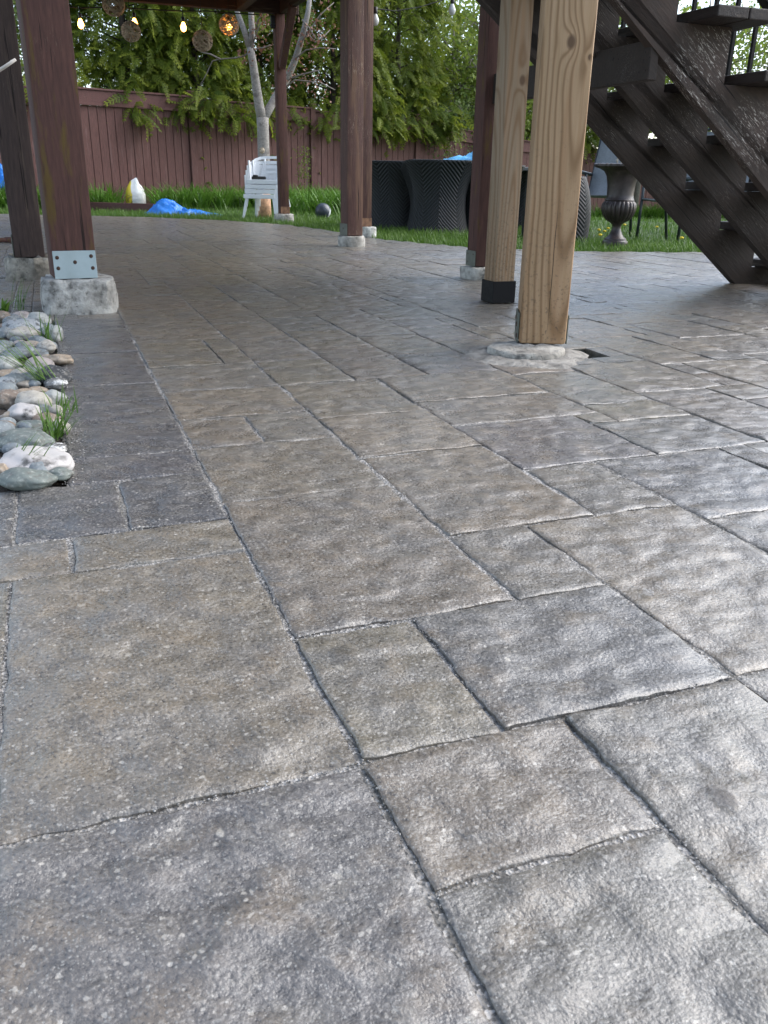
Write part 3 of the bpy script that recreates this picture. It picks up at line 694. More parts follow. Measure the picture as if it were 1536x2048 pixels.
def cedar_template():
    v, f, tn = [], [], []
    bend = lambda x, y: -.40*x*x-.30*abs(y)**1.5
    def leaf(a, b, w):
        a = np.array((*a, bend(*a))); b = np.array((*b, bend(*b))); d = b-a; s = np.cross(d, (0, 0, 1.)); s /= np.linalg.norm(s)+1e-9; k = len(v)
        m = a*.5+b*.5; m[2] += .012
        v.extend([a, m+s*w, b, m-s*w]); f.append((k, k+1, k+2, k+3))
        for q in (a, m, b, m): tn.append(min(1, max(0, q[0])))
    for i in range(7):
        x = .04+i*.135
        leaf((x-.05, 0), (x+.17, 0), .034)
        for s_ in (-1, 1):
            L = .34*(1-.5*(i/6)**1.5)*(.75 if i == 0 else 1)*(1 if (i+s_) % 2 else .85); a = R(38)*s_
            e = (x+L*math.cos(a), L*math.sin(a)); leaf((x, 0), e, .034)
            mx = (x+L*.42*math.cos(a), L*.42*math.sin(a)); a2 = a+s_*R(30); leaf(mx, (mx[0]+L*.5*math.cos(a2), mx[1]+L*.5*math.sin(a2)), .030)
    return np.array(v), np.array(f), np.array(tn)
CT = cedar_template()
def fix_quads(faces):  # degenerate quads (a,b,c,c) -> triangles only mesh
    t1 = faces[:, [0, 1, 2]]; t2 = faces[:, [0, 2, 3]]; ok = faces[:, 2] != faces[:, 3]
    return np.concatenate([t1, t2[ok]])
def cedar(x, y, h, rad, nspr, label, low=.35, seed=0):
    g = np.random.default_rng(seed); z0 = gz(x, y)
    e = empty('cedar_tree', (x, y, z0), 0, label, 'tree', 'cedars behind the fence')
    m = MB(); m.tube([(0, 0, -.05), (.03, 0, h*.4), (0, .03, h)], [.09, .06, .015], 8)
    br = []
    for k in range(46):
        z = low+(h*.92-low)*k/46; a = g.uniform(0, 6.283); L = rad*(1-.55*(z/h)**1.5)*g.uniform(.7, 1.05)
        p0 = Vector((0, 0, z-.1)); p1 = Vector((math.cos(a)*L*.55, math.sin(a)*L*.55, z+.08)); p2 = Vector((math.cos(a)*L*.95, math.sin(a)*L*.95, z-.05))
        m.tube([p0, p1, p2], [.016, .01, .004], 5); br.append((p0, p1, p2))
    m.build('trunk', M['bark_d'], e, True)
    # clumps of sprays on branch ends, thinner inside
    nb = 150; C = []
    for k in range(nb):
        z = low+(h*.97-low)*g.random()**.9; a = g.uniform(0, 6.283); L = rad*(1-.6*(z/h)**1.6)*g.uniform(.5, 1.08)
        C.append((math.cos(a)*L, math.sin(a)*L, z, a))
    C = np.array(C); idx = g.integers(0, nb, nspr); c = C[idx]
    pos = c[:, :3]+g.normal(0, 1, (nspr, 3))*np.array([.16, .16, .13])
    wx, wy = pos[:, 0]+x, pos[:, 1]+y; front = (wy-15.3)-.795*(wx+3.33) < .28                       # sprays that would come through the fence stay above its top
    zf = 1.28+.22*g.random(nspr); pos[:, 2] = np.where(front & (pos[:, 2]+z0 < zf), zf-z0+.5*g.random(nspr)**2, pos[:, 2])
    az = c[:, 3]+g.normal(0, .65, nspr); pit = g.normal(-.35, .38, nspr)
    d = np.stack([np.cos(az)*np.cos(pit), np.sin(az)*np.cos(pit), np.sin(pit)], 1)
    upv = np.tile((0, 0, 1.), (nspr, 1))+g.normal(0, .45, (nspr, 3))
    X, Y, Z = basis(d, upv)
    size = g.uniform(.18, .41, nspr)
    rnd = np.clip(g.normal(.45, .22, nspr)+.35*(g.random(nb)[idx]-.5), 0, 1)
    V, Fc, T = stamp(*CT, pos, X, Y, Z, size, rnd)
    T[:, 1] = T[:, 1]*np.repeat(g.uniform(.3, 1, nspr), len(CT[0]))
    np_mesh('crown', V, Fc, M['cedar'], e, T)
    return e
cedar(-4.55, 16.0, 5.6, 1.45, 3510, 'broad drooping cedar directly behind the thick red brown post', .6, 1)
cedar(-3.45, 16.35, 5.2, 1.25, 3510, 'lush cedar whose branches hang over the fence above the blue tarp', .55, 2)
cedar(-2.45, 17.3, 4.7, 1.05, 1950, 'thinner cedar with pale sky showing through, behind the lantern balls', .5, 3)
cedar(-1.15, 18.0, 5.0, 1.25, 2990, 'cedar behind the fence between the young tree and the worn middle post', .6, 4)
cedar(.10, 18.9, 4.9, 1.2, 2990, 'cedar drooping over the fence just right of the worn middle post', .55, 5)
cedar(-6.3, 14.6, 5.4, 1.3, 1000, 'leftmost cedar glimpsed past the faded post at the photo edge', .5, 6)
cedar(4.3, 22.4, 3.6, 1.3, 1800, 'cedar behind the fence above the fluted urn', .4, 7)
cedar(-1.9, 19.4, 5.2, 1.2, 700, 'dark cedar behind the forked young tree', .6, 8)
LT = (np.array([(0, -.0, 0), (.5, .32, .05), (1, 0, -.06), (.5, -.32, .05)]), np.array([(0, 1, 2, 3)]), np.array([0, .4, 1, .4]))
def leafy(name, x, y, h, rad, n, label, lsize, mat, zc=.55, seed=0, twigs=60, trunk=.08, low=.3, group='leafy trees beyond the fence'):
    g = np.random.default_rng(seed); z0 = gz(x, y)
    e = empty(name, (x, y, z0), 0, label, 'tree' if h > 3 else 'shrub', group)
    m = MB(); ends = []
    m.tube([(0, 0, -.05), (.05, .0, h*.35), (-.03, .04, h*.8)], [trunk, trunk*.7, trunk*.2], 8)
    for k in range(twigs):
        z = low*h*.5+h*.55*g.random(); a = g.uniform(0, 6.283); L = rad*g.uniform(.55, 1.0)
        p0 = Vector((0, 0, z)); p2 = Vector((math.cos(a)*L, math.sin(a)*L, z+g.uniform(.05, .5)*rad)); p1 = p0.lerp(p2, .5)+Vector((g.normal(0, .1), g.normal(0, .1), .12*rad))
        m.tube([p0, p1, p2], [trunk*.28, trunk*.17, .005], 5)
        for q in range(3):
            s = p1.lerp(p2, g.random()); t_ = s+Vector((g.normal(0, .25), g.normal(0, .25), g.normal(.12, .2)))*rad*.5
            m.tube([s, t_], [.008, .003], 4); ends += [s.lerp(t_, .6), t_, s]
        ends += [p1, p2]
    m.build('trunk', M['twig'], e, True)
    E_ = np.array([tuple(p) for p in ends]); idx = g.integers(0, len(E_), n)
    pos = E_[idx]+g.normal(0, 1, (n, 3))*rad*np.array([.13, .13, .12]); pos[:, 2] = np.maximum(pos[:, 2], .15)
    d = g.normal(0, 1, (n, 3))+np.array([0, 0, -.35]); d /= np.linalg.norm(d, axis=1, keepdims=True)
    X, Y, Z = basis(d, g.normal(0, 1, (n, 3))); size = g.uniform(.7, 1.25, n)*lsize
    V, Fc, T = stamp(*LT, pos, X, Y, Z, size, np.clip(g.normal(.5, .25, n)+.4*(g.random(len(E_))[idx]-.5), 0, 1))
    np_mesh('crown', V, Fc, mat, e, T)
    return e
leafy('deciduous_tree', 1.35, 20.6, 4.6, 1.7, 9000, 'fresh green tree with grey twigs left of the dark post', .10, M['leaf'], seed=11)
leafy('deciduous_tree', 2.2, 21.6, 5.6, 1.9, 9000, 'bright spring green tree right behind the dark post', .11, M['leaf'], seed=12)
leafy('garden_shrub', .95, 19.4, 2.7, .95, 5200, 'grey green twiggy shrub leaning over the fence by the wicker chairs', .065, M['leaf2'], seed=13, trunk=.04)
leafy('garden_shrub', 1.75, 20.0, 2.3, .9, 4500, 'low leafy shrub behind the fence beside the dark post', .065, M['leaf2'], seed=14, trunk=.04)
leafy('deciduous_tree', 3.3, 23.0, 5.2, 1.8, 5000, 'yellow green tree seen between the bare timber posts', .11, M['leaf'], seed=15)
leafy('deciduous_tree', 6.2, 22.6, 6.0, 1.9, 3600, 'yellow green tree behind the black stair railing', .11, M['leaf'], seed=16)
leafy('deciduous_tree', 7.9, 24.0, 6.4, 2.1, 3600, 'pale spring tree at the right edge behind the railing', .12, M['leaf'], seed=17)
leafy('deciduous_tree', 10.6, 24.6, 6.0, 2.2, 4200, 'pale tree outermost on the right, behind the lowest treads', .12, M['leaf'], seed=22)
leafy('deciduous_tree', -.4, 25.0, 8.0, 2.6, 7000, 'tall pale green tree rising behind the cedars near the worn middle post', .15, M['leaf'], seed=18)
leafy('deciduous_tree', -5.2, 22.5, 7.6, 2.6, 7000, 'tall tree behind the left cedars above the hanging bulbs', .15, M['leaf2'], seed=19)
leafy('deciduous_tree', -9.2, 20.0, 7.0, 2.4, 5000, 'tall tree beyond the fence at the left edge', .15, M['leaf2'], seed=20)
leafy('deciduous_tree', 4.6, 27.5, 7.0, 2.3, 3200, 'farthest spring green tree above the fluted urn', .15, M['leaf'], seed=21)
# young forked tree on the lawn
gt = G(529, 434); yt = empty('young_tree', (gt.x, gt.y, GZ), 0, 'young pale barked tree forking beside the white chairs', 'tree')
def tp(px, py, dy=0): q = at(px, py, gt.y+dy); return q-Vector((gt.x, gt.y, GZ))
m = MB(); s_ = 1/ppm(Vector((gt.x, gt.y, 1)))
m.tube([(0, 0, -.03), tp(528, 400), tp(528, 330), tp(526, 260), tp(525, 235)], [.085, .078, .075, .072, .075], 12)
m.tube([tp(525, 240), tp(519, 215), tp(512, 170), tp(505, 120), tp(500, 95)], [.065, .058, .052, .046, .042], 10)
m.tube([tp(500, 98), tp(490, 65), tp(475, 25), tp(455, -60)], [.038, .034, .03, .02], 9)
m.tube([tp(501, 100), tp(504, 60), tp(502, 25), tp(500, -80)], [.040, .036, .034, .022], 9)
m.tube([tp(527, 238), tp(540, 215, .1), tp(556, 185, .2), tp(573, 160, .2), tp(592, 115, .1), tp(608, 60, 0), tp(616, 25), tp(625, -50)], [.055, .05, .046, .044, .038, .034, .03, .02], 10)
tm = m.build('trunk', M['bark'], yt, True)
m = MB()
tw = [[(499, 104), (488, 112), (470, 116), (440, 118), (425, 122), (412, 150), (400, 172)], [(440, 118), (420, 108), (402, 104)], [(511, 60), (516, 40), (524, 30), (530, 10)], [(505, 90), (515, 62), (522, 45)],
      [(600, 90), (620, 60), (640, 30), (668, 5)], [(590, 118), (612, 100), (640, 96), (672, 98)], [(610, 60), (630, 85), (645, 75), (660, 60)], [(575, 160), (600, 150), (640, 140)], [(605, 40), (618, 55), (632, 78)], [(560, 182), (590, 160), (640, 165), (670, 180)], [(500, 100), (530, 95), (540, 90)]]
bud_pos = []
for q in tw:
    dy = rng.uniform(-.5, .3); P_ = [tp(a, b, dy*i/len(q)) for i, (a, b) in enumerate(q)]; m.tube(P_, [.011-.007*i/len(P_) for i in range(len(P_))], 5)
    for a, b in zip(P_, P_[1:]):
        for k in range(5): bud_pos.append(tuple(a.lerp(b, rng.random())+Vector([rng.gauss(0, .05) for _ in range(3)])))
m.build('twig', M['twig'], tm, True)
bud_pos = [b for b in bud_pos if b[0] > -.25]
n = len(bud_pos)*4; pos = np.repeat(np.array(bud_pos), 4, 0)+nr.normal(0, .05, (n, 3)); d = nr.normal(0, 1, (n, 3)); d /= np.linalg.norm(d, axis=1, keepdims=True)
V, Fc, T = stamp(*LT, pos, *basis(d, nr.normal(0, 1, (n, 3))), nr.uniform(.025, .05, n), nr.random(n)); np_mesh('leaf_buds', V, Fc, M['bud'], tm, T)['kind'] = 'stuff'
m = MB(); m.tube([(0, 0, -.02), (0, 0, .34)], [.092, .083], 12); m.build('lower_trunk', simple('orange_tan', (.42, .25, .15), .85, var=.45, scale=25, bump=.6), yt, True, label='orange tan lower trunk')  # orange tan sleeve round the lowest part of the trunk
m = MB(); kp = tp(524, 301, -.07); m.ico(kp, .035, 2, (1, .5, 1.1)); m.build('branch_scar', simple('pale_scar', (.36, .30, .22), .8, var=.6, scale=60), yt, True)

# daylily bed along the fence, one mass of strap leaves
def strap(pos, az, L, W_, lean, droop, g, nseg=5):
    N = len(pos); t_ = np.linspace(0, 1, nseg+1); out = np.zeros((N, nseg+1, 2, 3))
    side = np.stack([-np.sin(az), np.cos(az), np.zeros(N)], 1); dirh = np.stack([np.cos(az), np.sin(az), np.zeros(N)], 1)
    for i, s in enumerate(t_):
        r_ = L*(lean*s+droop*s*s*.6); z = L*(s*(1-.25*lean)-droop*s**2.2*.62)
        c = pos+dirh*r_[:, None]+np.array([0, 0, 1.])*z[:, None]
        wv = (W_*(1-s**2.2)*(.75+.25*math.sin(math.pi*s)))[:, None]*side/2
        out[:, i, 0] = c-wv; out[:, i, 1] = c+wv
    K = (nseg+1)*2; V = out.reshape(-1, 3)
    f1 = np.array([(2*i, 2*i+1, 2*i+3, 2*i+2) for i in range(nseg)]); Fc = (f1[None]+(np.arange(N)*K)[:, None, None]).reshape(-1, 4)
    T = np.zeros((N, nseg+1, 2, 3)); T[..., 0] = np.clip(g.normal(.5, .25, N), 0, 1)[:, None, None]; T[..., 1] = (t_**1.5)[None, :, None]*.7
    return V, Fc, T.reshape(-1, 3)
g = np.random.default_rng(31); P_ = []; A_ = []
for i in range(len(FP)-1):
    A, B = Vector((*FP[i], 0)), Vector((*FP[i+1], 0)); d = (B-A).normalized(); nrm = Vector((d.y, -d.x, 0))
    for k in range(90 if i < 4 else 46):
        c = A.lerp(B, g.random())+nrm*(.12+(1.15 if i < 4 else .6)*g.random()**.8)
        if i < 3 and abs(c.x/c.y+.285) < .022 and c.y < 14.75: continue
        for q in range(15):
            P_.append((c.x+g.normal(0, .05), c.y+g.normal(0, .05), gz(c.x, c.y))); A_.append(g.uniform(0, 6.283))
# patch by the white chairs and behind the middle posts
for k in range(110):
    c = Vector((g.uniform(-1.6, 1.0), 0, 0)); c.y = 13.0+.75*(c.x+1.6)+g.uniform(-.3, 1.4)
    for q in range(15): P_.append((c.x+g.normal(0, .05), c.y+g.normal(0, .05), gz(c.x, c.y))); A_.append(g.uniform(0, 6.283))
P_ = np.array(P_); N = len(P_)
V, Fc, T = strap(P_, np.array(A_), g.uniform(.36, .62, N), g.uniform(.016, .026, N), g.uniform(.25, .55, N), g.uniform(.25, .75, N), g)
tag(np_mesh('daylily_bed', V, Fc, M['lily'], None, T), 'bank of arching green daylily leaves along the fence foot', 'plants', None, 'stuff')
# lawn grass
g = np.random.default_rng(32); P_ = []
while len(P_) < 62000:
    x, y = g.uniform(-7, 6), g.uniform(6.4, 20)
    if abs(x-0) > .55*y+1.0 or inpoly(x, y): continue
    ed = edge_dist(x, y)
    if g.random() < (1.0 if ed < .35 else .55 if ed < 1.2 else .22*max(.25, 1-ed/9)): P_.append((x, y, gz(x, y)))
P_ = np.array(P_); N = len(P_)
V, Fc, T = strap(P_, g.uniform(0, 6.283, N), g.uniform(.05, .105, N), g.uniform(.005, .009, N), g.uniform(.1, .5, N), g.uniform(0, .5, N), g, 2)
tag(np_mesh('lawn_grass', V, Fc, M['grass'], None, T), 'short lawn grass between the patio and the fence', 'grass', None, 'stuff')

# ================================================================== GARDEN THINGS
def cloth_mat(name, c, rough=.35):
    t = NT(name); n = t.noise(scale=9, detail=5); k = t.n('ShaderNodeVectorMath', operation='SCALE'); k.inputs[0].default_value = c; t.l(t.rng(n, .3, .7, .8, 1.2), k.inputs['Scale'])
    return t.fin(k.outputs[0], rough, t.bump(t.noise(scale=26, detail=4), .5, .02), 0, .5)
M['tarp'] = cloth_mat('blue_tarp', (.012, .16, .55)); M['tarp_l'] = cloth_mat('pale_blue_tarp', (.09, .36, .62))
def heap(name, c, sx_, sy_, h, prof, mat, label, seed, z0=GZ, n=44, cat='tarp'):
    vs = []; fs = []
    for j in range(n+1):
        for i in range(n+1):
            a, b = i/n, j/n; x, y = (a-.5)*sx_, (b-.5)*sy_
            e = max(0, 1-max(abs(2*a-1), abs(2*b-1))**3)
            rid = 1-abs(mnoise.noise(Vector((x*6+y*3, y*7, seed))))*3.2; rid2 = 1-abs(mnoise.noise(Vector((x*13+3, y*14-x*6, seed+2))))*2.6
            z = h*prof(a)*(e**.6)*(.62+.42*rid+.20*rid2)*(.55+.45*math.sin(math.pi*min(1, max(0, b)))) + .012*rid2*e
            jx, jy = .05*mnoise.noise(Vector((x*4, y*4, seed+5))), .05*mnoise.noise(Vector((x*4, y*4, seed+9)))
            vs.append((x+jx, y+jy, max(.002, z)))
    fs = [(j*(n+1)+i, j*(n+1)+i+1, (j+1)*(n+1)+i+1, (j+1)*(n+1)+i) for j in range(n) for i in range(n)]
    o = np_mesh(name, np.array(vs), np.array(fs), mat); o.location = (c.x, c.y, z0); md = o.modifiers.new('thickness', 'SOLIDIFY'); md.thickness = .002; md.offset = 1
    return tag(o, label, cat)
gp = G(370, 427); heap('tarp', gp, 1.08, .55, .18, lambda a: (.35+.9*math.exp(-((a-.27)/.16)**2)+.25*math.exp(-((a-.62)/.15)**2))*(1-.55*a), M['tarp'], 'crumpled blue tarp lying on the grass beside the white bag', 3)
# fertiliser bag
gb = G(273, 414); sca = 1/ppm(Vector((gb.x, gb.y, .2)))
t = NT('bag_print'); s = t.sep(t.obj); blk = t.noise(t.map(t.obj, (8, 1, 22)), 3, 3)
yl = t.rng(t.math('ADD', s[0], t.math('MULTIPLY', t.noise(scale=7), .06)), -.018, -.028)
c = t.mix(yl, (.72, .72, .70), (.68, .52, .03))
c = t.mix(t.math('MULTIPLY', t.math('MULTIPLY', yl, t.rng(blk, .54, .57)), t.math('MULTIPLY', t.rng(s[2], .22, .20), t.rng(s[2], .03, .05))), c, (.06, .05, .03))
M['bag'] = t.fin(c, .4, t.bump(t.noise(scale=14, detail=4), .6, .02))
m = MB(); prof = [(.95, 0), (1.05, .03), (1.08, .10), (1.05, .20), (1.0, .28), (.86, .345), (.62, .39), (.40, .44)]
m.lathe([(r_, z) for r_, z in prof], 28, lambda i, a, r_, z: (r_*(1+.10*mnoise.noise(Vector((math.cos(a)*1.6, math.sin(a)*1.6, z*9)))), 0))
for v in m.bm.verts:
    k = max(0, (v.co.z-.2)/.22); v.co.x = v.co.x*.145*(1-.25*k)-.03*k*0; v.co.y *= .085*(1-.82*k); v.co.x += -.0*k
    v.co.z += .02*k*math.sin(v.co.x*60)
bagm = m.build('fertilizer_bag', M['bag'], None, True); bagm.location = (gb.x, gb.y, GZ); bagm.rotation_euler = (0, 0, R(12)); tag(bagm, 'white and yellow printed sack standing by the fence plants', 'bag')
# timber edging board in front of it
a, b = G(182, 418), G(318, 422); m = MB(); m.bar((a.x, a.y, .03), (b.x, b.y, .03), .045, .13, .004)
tag(m.build('edging_board', M['fence_x']), 'low brown timber edging in the grass in front of the sack', 'edging')
# left bench with tarp bundles
gl = Vector((-5.75, 12.75, 0)); bench = empty('garden_bench', (gl.x, gl.y, gz(gl.x, gl.y)), R(8), 'dark grey low bench half hidden at the left photo edge', 'bench')
M['dgrey'] = simple('dark_grey_metal', (.055, .06, .065), .5, .2, .2, 20, .1)
m = MB(); m.box((0, 0, .27), (1.1, .40, .05), bev=.008); m.build('seat', M['dgrey'], bench)
for x in (-.50, .50):
    for y in (-.16, .16): m = MB(); m.box((x, y, .122), (.04, .04, .244), bev=.003); m.build('leg', M['dgrey'], bench)
heap('tarp', gl+Vector((.1, .02, 0)), .95, .36, .20, lambda a: .5+.9*math.exp(-((a-.6)/.25)**2), M['tarp'], 'blue tarp heaped on the low grey bench', 7, z0=gz(gl.x, gl.y)+.296)
heap('tarp', gl+Vector((.1, .0, 0)), .85, .30, .20, lambda a: 1.0, M['tarp'], 'blue tarp bundle stuffed under the low grey bench', 8, z0=gz(gl.x, gl.y))
# ball in the grass
gq = G(646, 433); m = MB(); m.ico((0, 0, 0), .104, 4)
t = NT('ball_skin'); s = t.sep(t.obj); c = t.mix(t.rng(s[0], .074, .080), (.035, .045, .06), (.55, .58, .60)); M['ball'] = t.fin(c, .35, t.bump(t.voro(scale=24, feat='DISTANCE_TO_EDGE'), .4, .004))
bo = m.build('ball', M['ball'], None, True); bo.location = (gq.x, gq.y, GZ+.096); bo.rotation_euler = (.2, .3, .2); tag(bo, 'dark ball with a white patch resting in the grass', 'ball')

# ---- white stacking chairs
t = NT('white_plastic'); M['white'] = t.fin((.72, .75, .78), .35, t.bump(t.noise(scale=40), .1, .001), 0, .5)
def white_chair(z, dx, dy, label, scale):
    e = empty('stacking_chair', (gch.x+dx, gch.y+dy, GZ+z), R(-14), label, 'chair', 'stacked white plastic chairs')
    s = scale; e.scale = (1.22, 1.05, 1)
    for (x, y, tx, ty) in ((-.20, -.19, -.26, -.25), (.20, -.19, .26, -.25), (-.19, .18, -.24, .27), (.19, .18, .24, .27)):
        m = MB(); a = Vector((x*s, y*s, .43*s)); b = Vector((tx*s, ty*s, 0)); d = (b-a)
        m.bar(b, a, .055*s, .03*s, .004*s, upv=(1 if abs(tx) > 0 else 0, .3, 0)); m.build('leg', M['white'], e)
    m = MB(); pts = []
    for j in range(7):
        for i in range(9):
            x, y = (i/8-.5)*.46, (j/6-.5)*.44; pts.append(m.bm.verts.new((x*s, y*s, (.44-.022*math.cos(x*5)*math.cos(y*5)+(.012 if j == 0 else 0))*s)))
    for j in range(6):
        for i in range(8): m.bm.faces.new((pts[j*9+i], pts[j*9+i+1], pts[(j+1)*9+i+1], pts[(j+1)*9+i]))
    o = m.build('seat', M['white'], e, True); md = o.modifiers.new('t', 'SOLIDIFY'); md.thickness = .012; md.offset = -1
    m = MB(); m.box((0, -.225*s, .415*s), (.47*s, .012, .07*s), bev=.003); m.box((-.235*s, 0, .415*s), (.012, .45*s, .065*s), bev=.003); m.box((.235*s, 0, .415*s), (.012, .45*s, .065*s), bev=.003); m.build('seat_apron', M['white'], e)
    br = empty_part(e)
    for k in range(6):                                                   # curved back slats that wrap into arms
        m = MB(); zz = .50+.058*k; top = k == 5
        P = []
        for q in range(13):
            a = R(-112+224*q/12); P.append((math.sin(a)*.275*s, (math.cos(a)*.255+.0)*s, (zz-(.10 if top else .02)*abs(math.sin(a))**6+(.03 if top else 0)*math.cos(a))*s))
        for q in range(12): m.bar(P[q], P[q+1], .014*s, (.052 if not top else .045)*s, .0, upv=(0, 0, 1))
        m.build('back_slat', M['white'], e)
    for q in (-112, -70, 70, 112, 25, -25):
        m = MB(); a = R(q); m.bar((math.sin(a)*.262*s, math.cos(a)*.242*s, .42*s), (math.sin(a)*.268*s, math.cos(a)*.25*s, (.80 if abs(q) < 60 else .76)*s), .02*s, .05*s, .003, upv=(0, 1, 0)); m.build('back_support', M['white'], e)
    return e
def empty_part(e): return e
gch = G(530, 437)
for k, lb in enumerate(['lowest white plastic chair of the stack, its feet in the grass', 'second lowest white plastic chair in the stack', 'third white plastic chair up in the stack', 'topmost white plastic chair of the stack with a dark object on its seat']):
    white_chair(.055*k, .016*k, .006*k, lb, .69)
m = MB(); m.box((0, 0, .018), (.17, .07, .036), bev=.012, seg=2); m.box((-.04, 0, .042), (.06, .06, .02), bev=.008); o = m.build('hand_tool', M['blackp']); o.location = (gch.x-.05, gch.y-.06, GZ+.165+.312); tag(o, 'small black object lying on the top white chair', 'tool')

# ---- wicker tub chairs
t = NT('dark_wicker'); uvn = t.n('ShaderNodeUVMap').outputs[0]; s = t.sep(uvn)
tri = t.math('PINGPONG', s[0], .17); ph = t.math('MULTIPLY', t.math('ADD', s[1], tri), 170.0)
hh = t.math('ADD', t.math('MULTIPLY', t.math('SINE', ph), .5), .5); cr = t.math('SINE', t.math('MULTIPLY', t.math('SUBTRACT', s[1], tri), 300.0))
M['wicker'] = t.fin(t.mix(hh, (.003, .004, .005), (.020, .023, .026)), .55, t.bump(t.math('ADD', hh, t.math('MULTIPLY', cr, .12)), .8, .007), 0, .4)  # groove shade mixed into the colour so the chevron relief shows
M['cushion'] = simple('grey_cushion', (.09, .10, .11), .9)
def tub_chair(p, yaw, label, hgt=.68, r_=.315, z0=None, waist=.17):
    z0 = gz(p.x, p.y) if z0 is None else z0
    e = empty('wicker_chair', (p.x, p.y, z0), yaw, label, 'chair', 'wicker tub chairs around the garden table')
    bm = bmesh.new(); uvl = bm.loops.layers.uv.new('UVMap'); n = 56; prof = [0, .08, .2, .32, .44, .56, .68, .80, .9, .97, 1.0]
    def top(a):
        k = abs((a+math.pi) % (2*math.pi)-math.pi); return hgt*(1-.12*sstep(R(50), R(110), k)-.33*sstep(R(112), R(150), k))
    def rad(f_, a):
        k = 1+.13*(abs(math.cos(2*a))**2*-1+.5); return r_*k*(1+(.22 if waist > 0 else -.22)*f_**3-waist*math.sin(math.pi*f_)+.03)
    rings = []
    for f_ in prof: rings.append([bm.verts.new((rad(f_, a)*math.sin(a), -rad(f_, a)*math.cos(a), top(a)*f_)) for a in [2*math.pi*k/n for k in range(n)]])
    inner = [[bm.verts.new(((rad(f_, a)-.045)*math.sin(a), -(rad(f_, a)-.045)*math.cos(a), max(.28, top(a)*f_+.004))) for a in [2*math.pi*k/n for k in range(n)]] for f_ in (1.0, .8, .6, .45)]
    allr = rings+inner
    for i in range(len(allr)-1):
        for k in range(n):
            try: f2 = bm.faces.new((allr[i][k], allr[i][(k+1) % n], allr[i+1][(k+1) % n], allr[i+1][k]))
            except ValueError: continue
            for lp, kk, ii in zip(f2.loops, (k, k+1, k+1, k), (i, i, i+1, i+1)): lp[uvl].uv = (kk/n*2*math.pi*r_, (prof[ii]*hgt if ii < len(prof) else hgt-.1*(ii-10)))
    me = bpy.data.meshes.new('shell'); bm.to_mesh(me); bm.free(); link_mesh('shell', me, M['wicker'], e, True)
    m = MB(); m.lathe([(.05, .27), (.24, .27), (.255, .29), (.255, .33), (.235, .35), (.05, .352)], 28); m.build('seat_cushion', M['cushion'], e, True)
    return e
def fpos(px, py, dy): q = G(px, py); d = Vector((q.x, q.y, 0)).normalized(); return Vector((q.x, q.y, 0))+d*dy
tub_chair(fpos(788, 457, .30), R(-12), 'leftmost dark wicker tub chair standing on the grass', .68)
tub_chair(fpos(873, 463, .32), R(6), 'large dark wicker tub chair with its back to the patio, beside the leftmost one', .69, .33)
tub_chair(fpos(962, 463, .34), R(25), 'dark wicker tub chair half hidden behind the dark post', .66)
tub_chair(fpos(1030, 452, .42), R(62), 'dark wicker tub chair glimpsed between the two bare timber posts', .66)
tub_chair(fpos(1108, 478, .32), R(10), 'dark wicker tub chair peeking out right of the thick bare post', .56, .29, None, -.05)
# table with a pale blue tarp on top
gtb = Vector((1.05, 10.35, 0)); tb = empty('garden_table', (gtb.x, gtb.y, gz(gtb.x, gtb.y)), R(20), 'dark wicker garden table behind the tub chairs', 'table')
m = MB(); m.box((0, 0, .64), (1.0, .9, .04), bev=.006); m.build('table_top', M['dgrey'], tb)
for x in (-.42, .42):
    for y in (-.37, .37): m = MB(); m.box((x, y, .31), (.07, .07, .62), bev=.006); m.build('leg', M['dgrey'], tb)
heap('tarp', gtb+Vector((-.1, 0, 0)), .95, .8, .13, lambda a: .6+.6*math.exp(-((a-.62)/.2)**2), M['tarp_l'], 'pale blue tarp spread over the table behind the wicker chairs', 12, z0=gz(gtb.x, gtb.y)+.661)

# ---- sling chairs
M['sling'] = simple('grey_sling', (.19, .21, .225), .75, 0, .12, 60, .2); M['frame'] = simple('charcoal_frame', (.035, .045, .048), .4, .4, .2, 30, .1)
def sling_chair(p, yaw, label, s=1.0):
    e = empty('sling_chair', (p.x, p.y, gz(p.x, p.y)), yaw, label, 'chair', 'grey sling garden chairs')
    for x in (-.25, .25):
        for (a, b) in (((x, -.22, 0), (x, -.20, .60)), ((x*1.0, .26, 0), (x, .12, .60))):
            m = MB(); m.tube([Vector(a)*s, Vector(b)*s], .015*s, 8); m.build('leg', M['frame'], e, True)
        m = MB(); m.tube([Vector((x*1.08, -.24, .60))*s, Vector((x*1.1, 0, .625))*s, Vector((x*1.0, .25, .60))*s], .018*s, 8); m.build('armrest', M['frame'], e, True)
    m = MB(); fr = [(-.24, -.22, .41), (-.24, .20, .39), (-.225, .36, .95), (-.16, .39, 1.04), (0, .40, 1.07), (.16, .39, 1.04), (.225, .36, .95), (.24, .20, .39), (.24, -.22, .41)]
    m.tube([Vector(q)*s for q in fr], .014*s, 8); m.build('frame', M['frame'], e, True)
    m = MB(); rows = [(-.23, .41, .235), (-.05, .385, .235), (.19, .39, .235), (.24, .55, .232), (.30, .75, .228), (.355, .94, .215), (.385, 1.02, .165), (.395, 1.055, .08)]
    R_ = [[m.bm.verts.new(Vector((wx*q, y+.02*(1-q*q), z-.01*(1-q*q)))*s) for q in (-1, -.5, 0, .5, 1)] for (y, z, wx) in rows]
    for i in range(len(R_)-1):
        for k in range(4): m.bm.faces.new((R_[i][k], R_[i][k+1], R_[i+1][k+1], R_[i+1][k]))
    o = m.build('sling', M['sling'], e, True); md = o.modifiers.new('t', 'SOLIDIFY'); md.thickness = .008*s
    return e
sling_chair(Vector((2.13, 9.0, 0)), R(-36), 'grey sling chair standing right behind the fluted urn', .98)
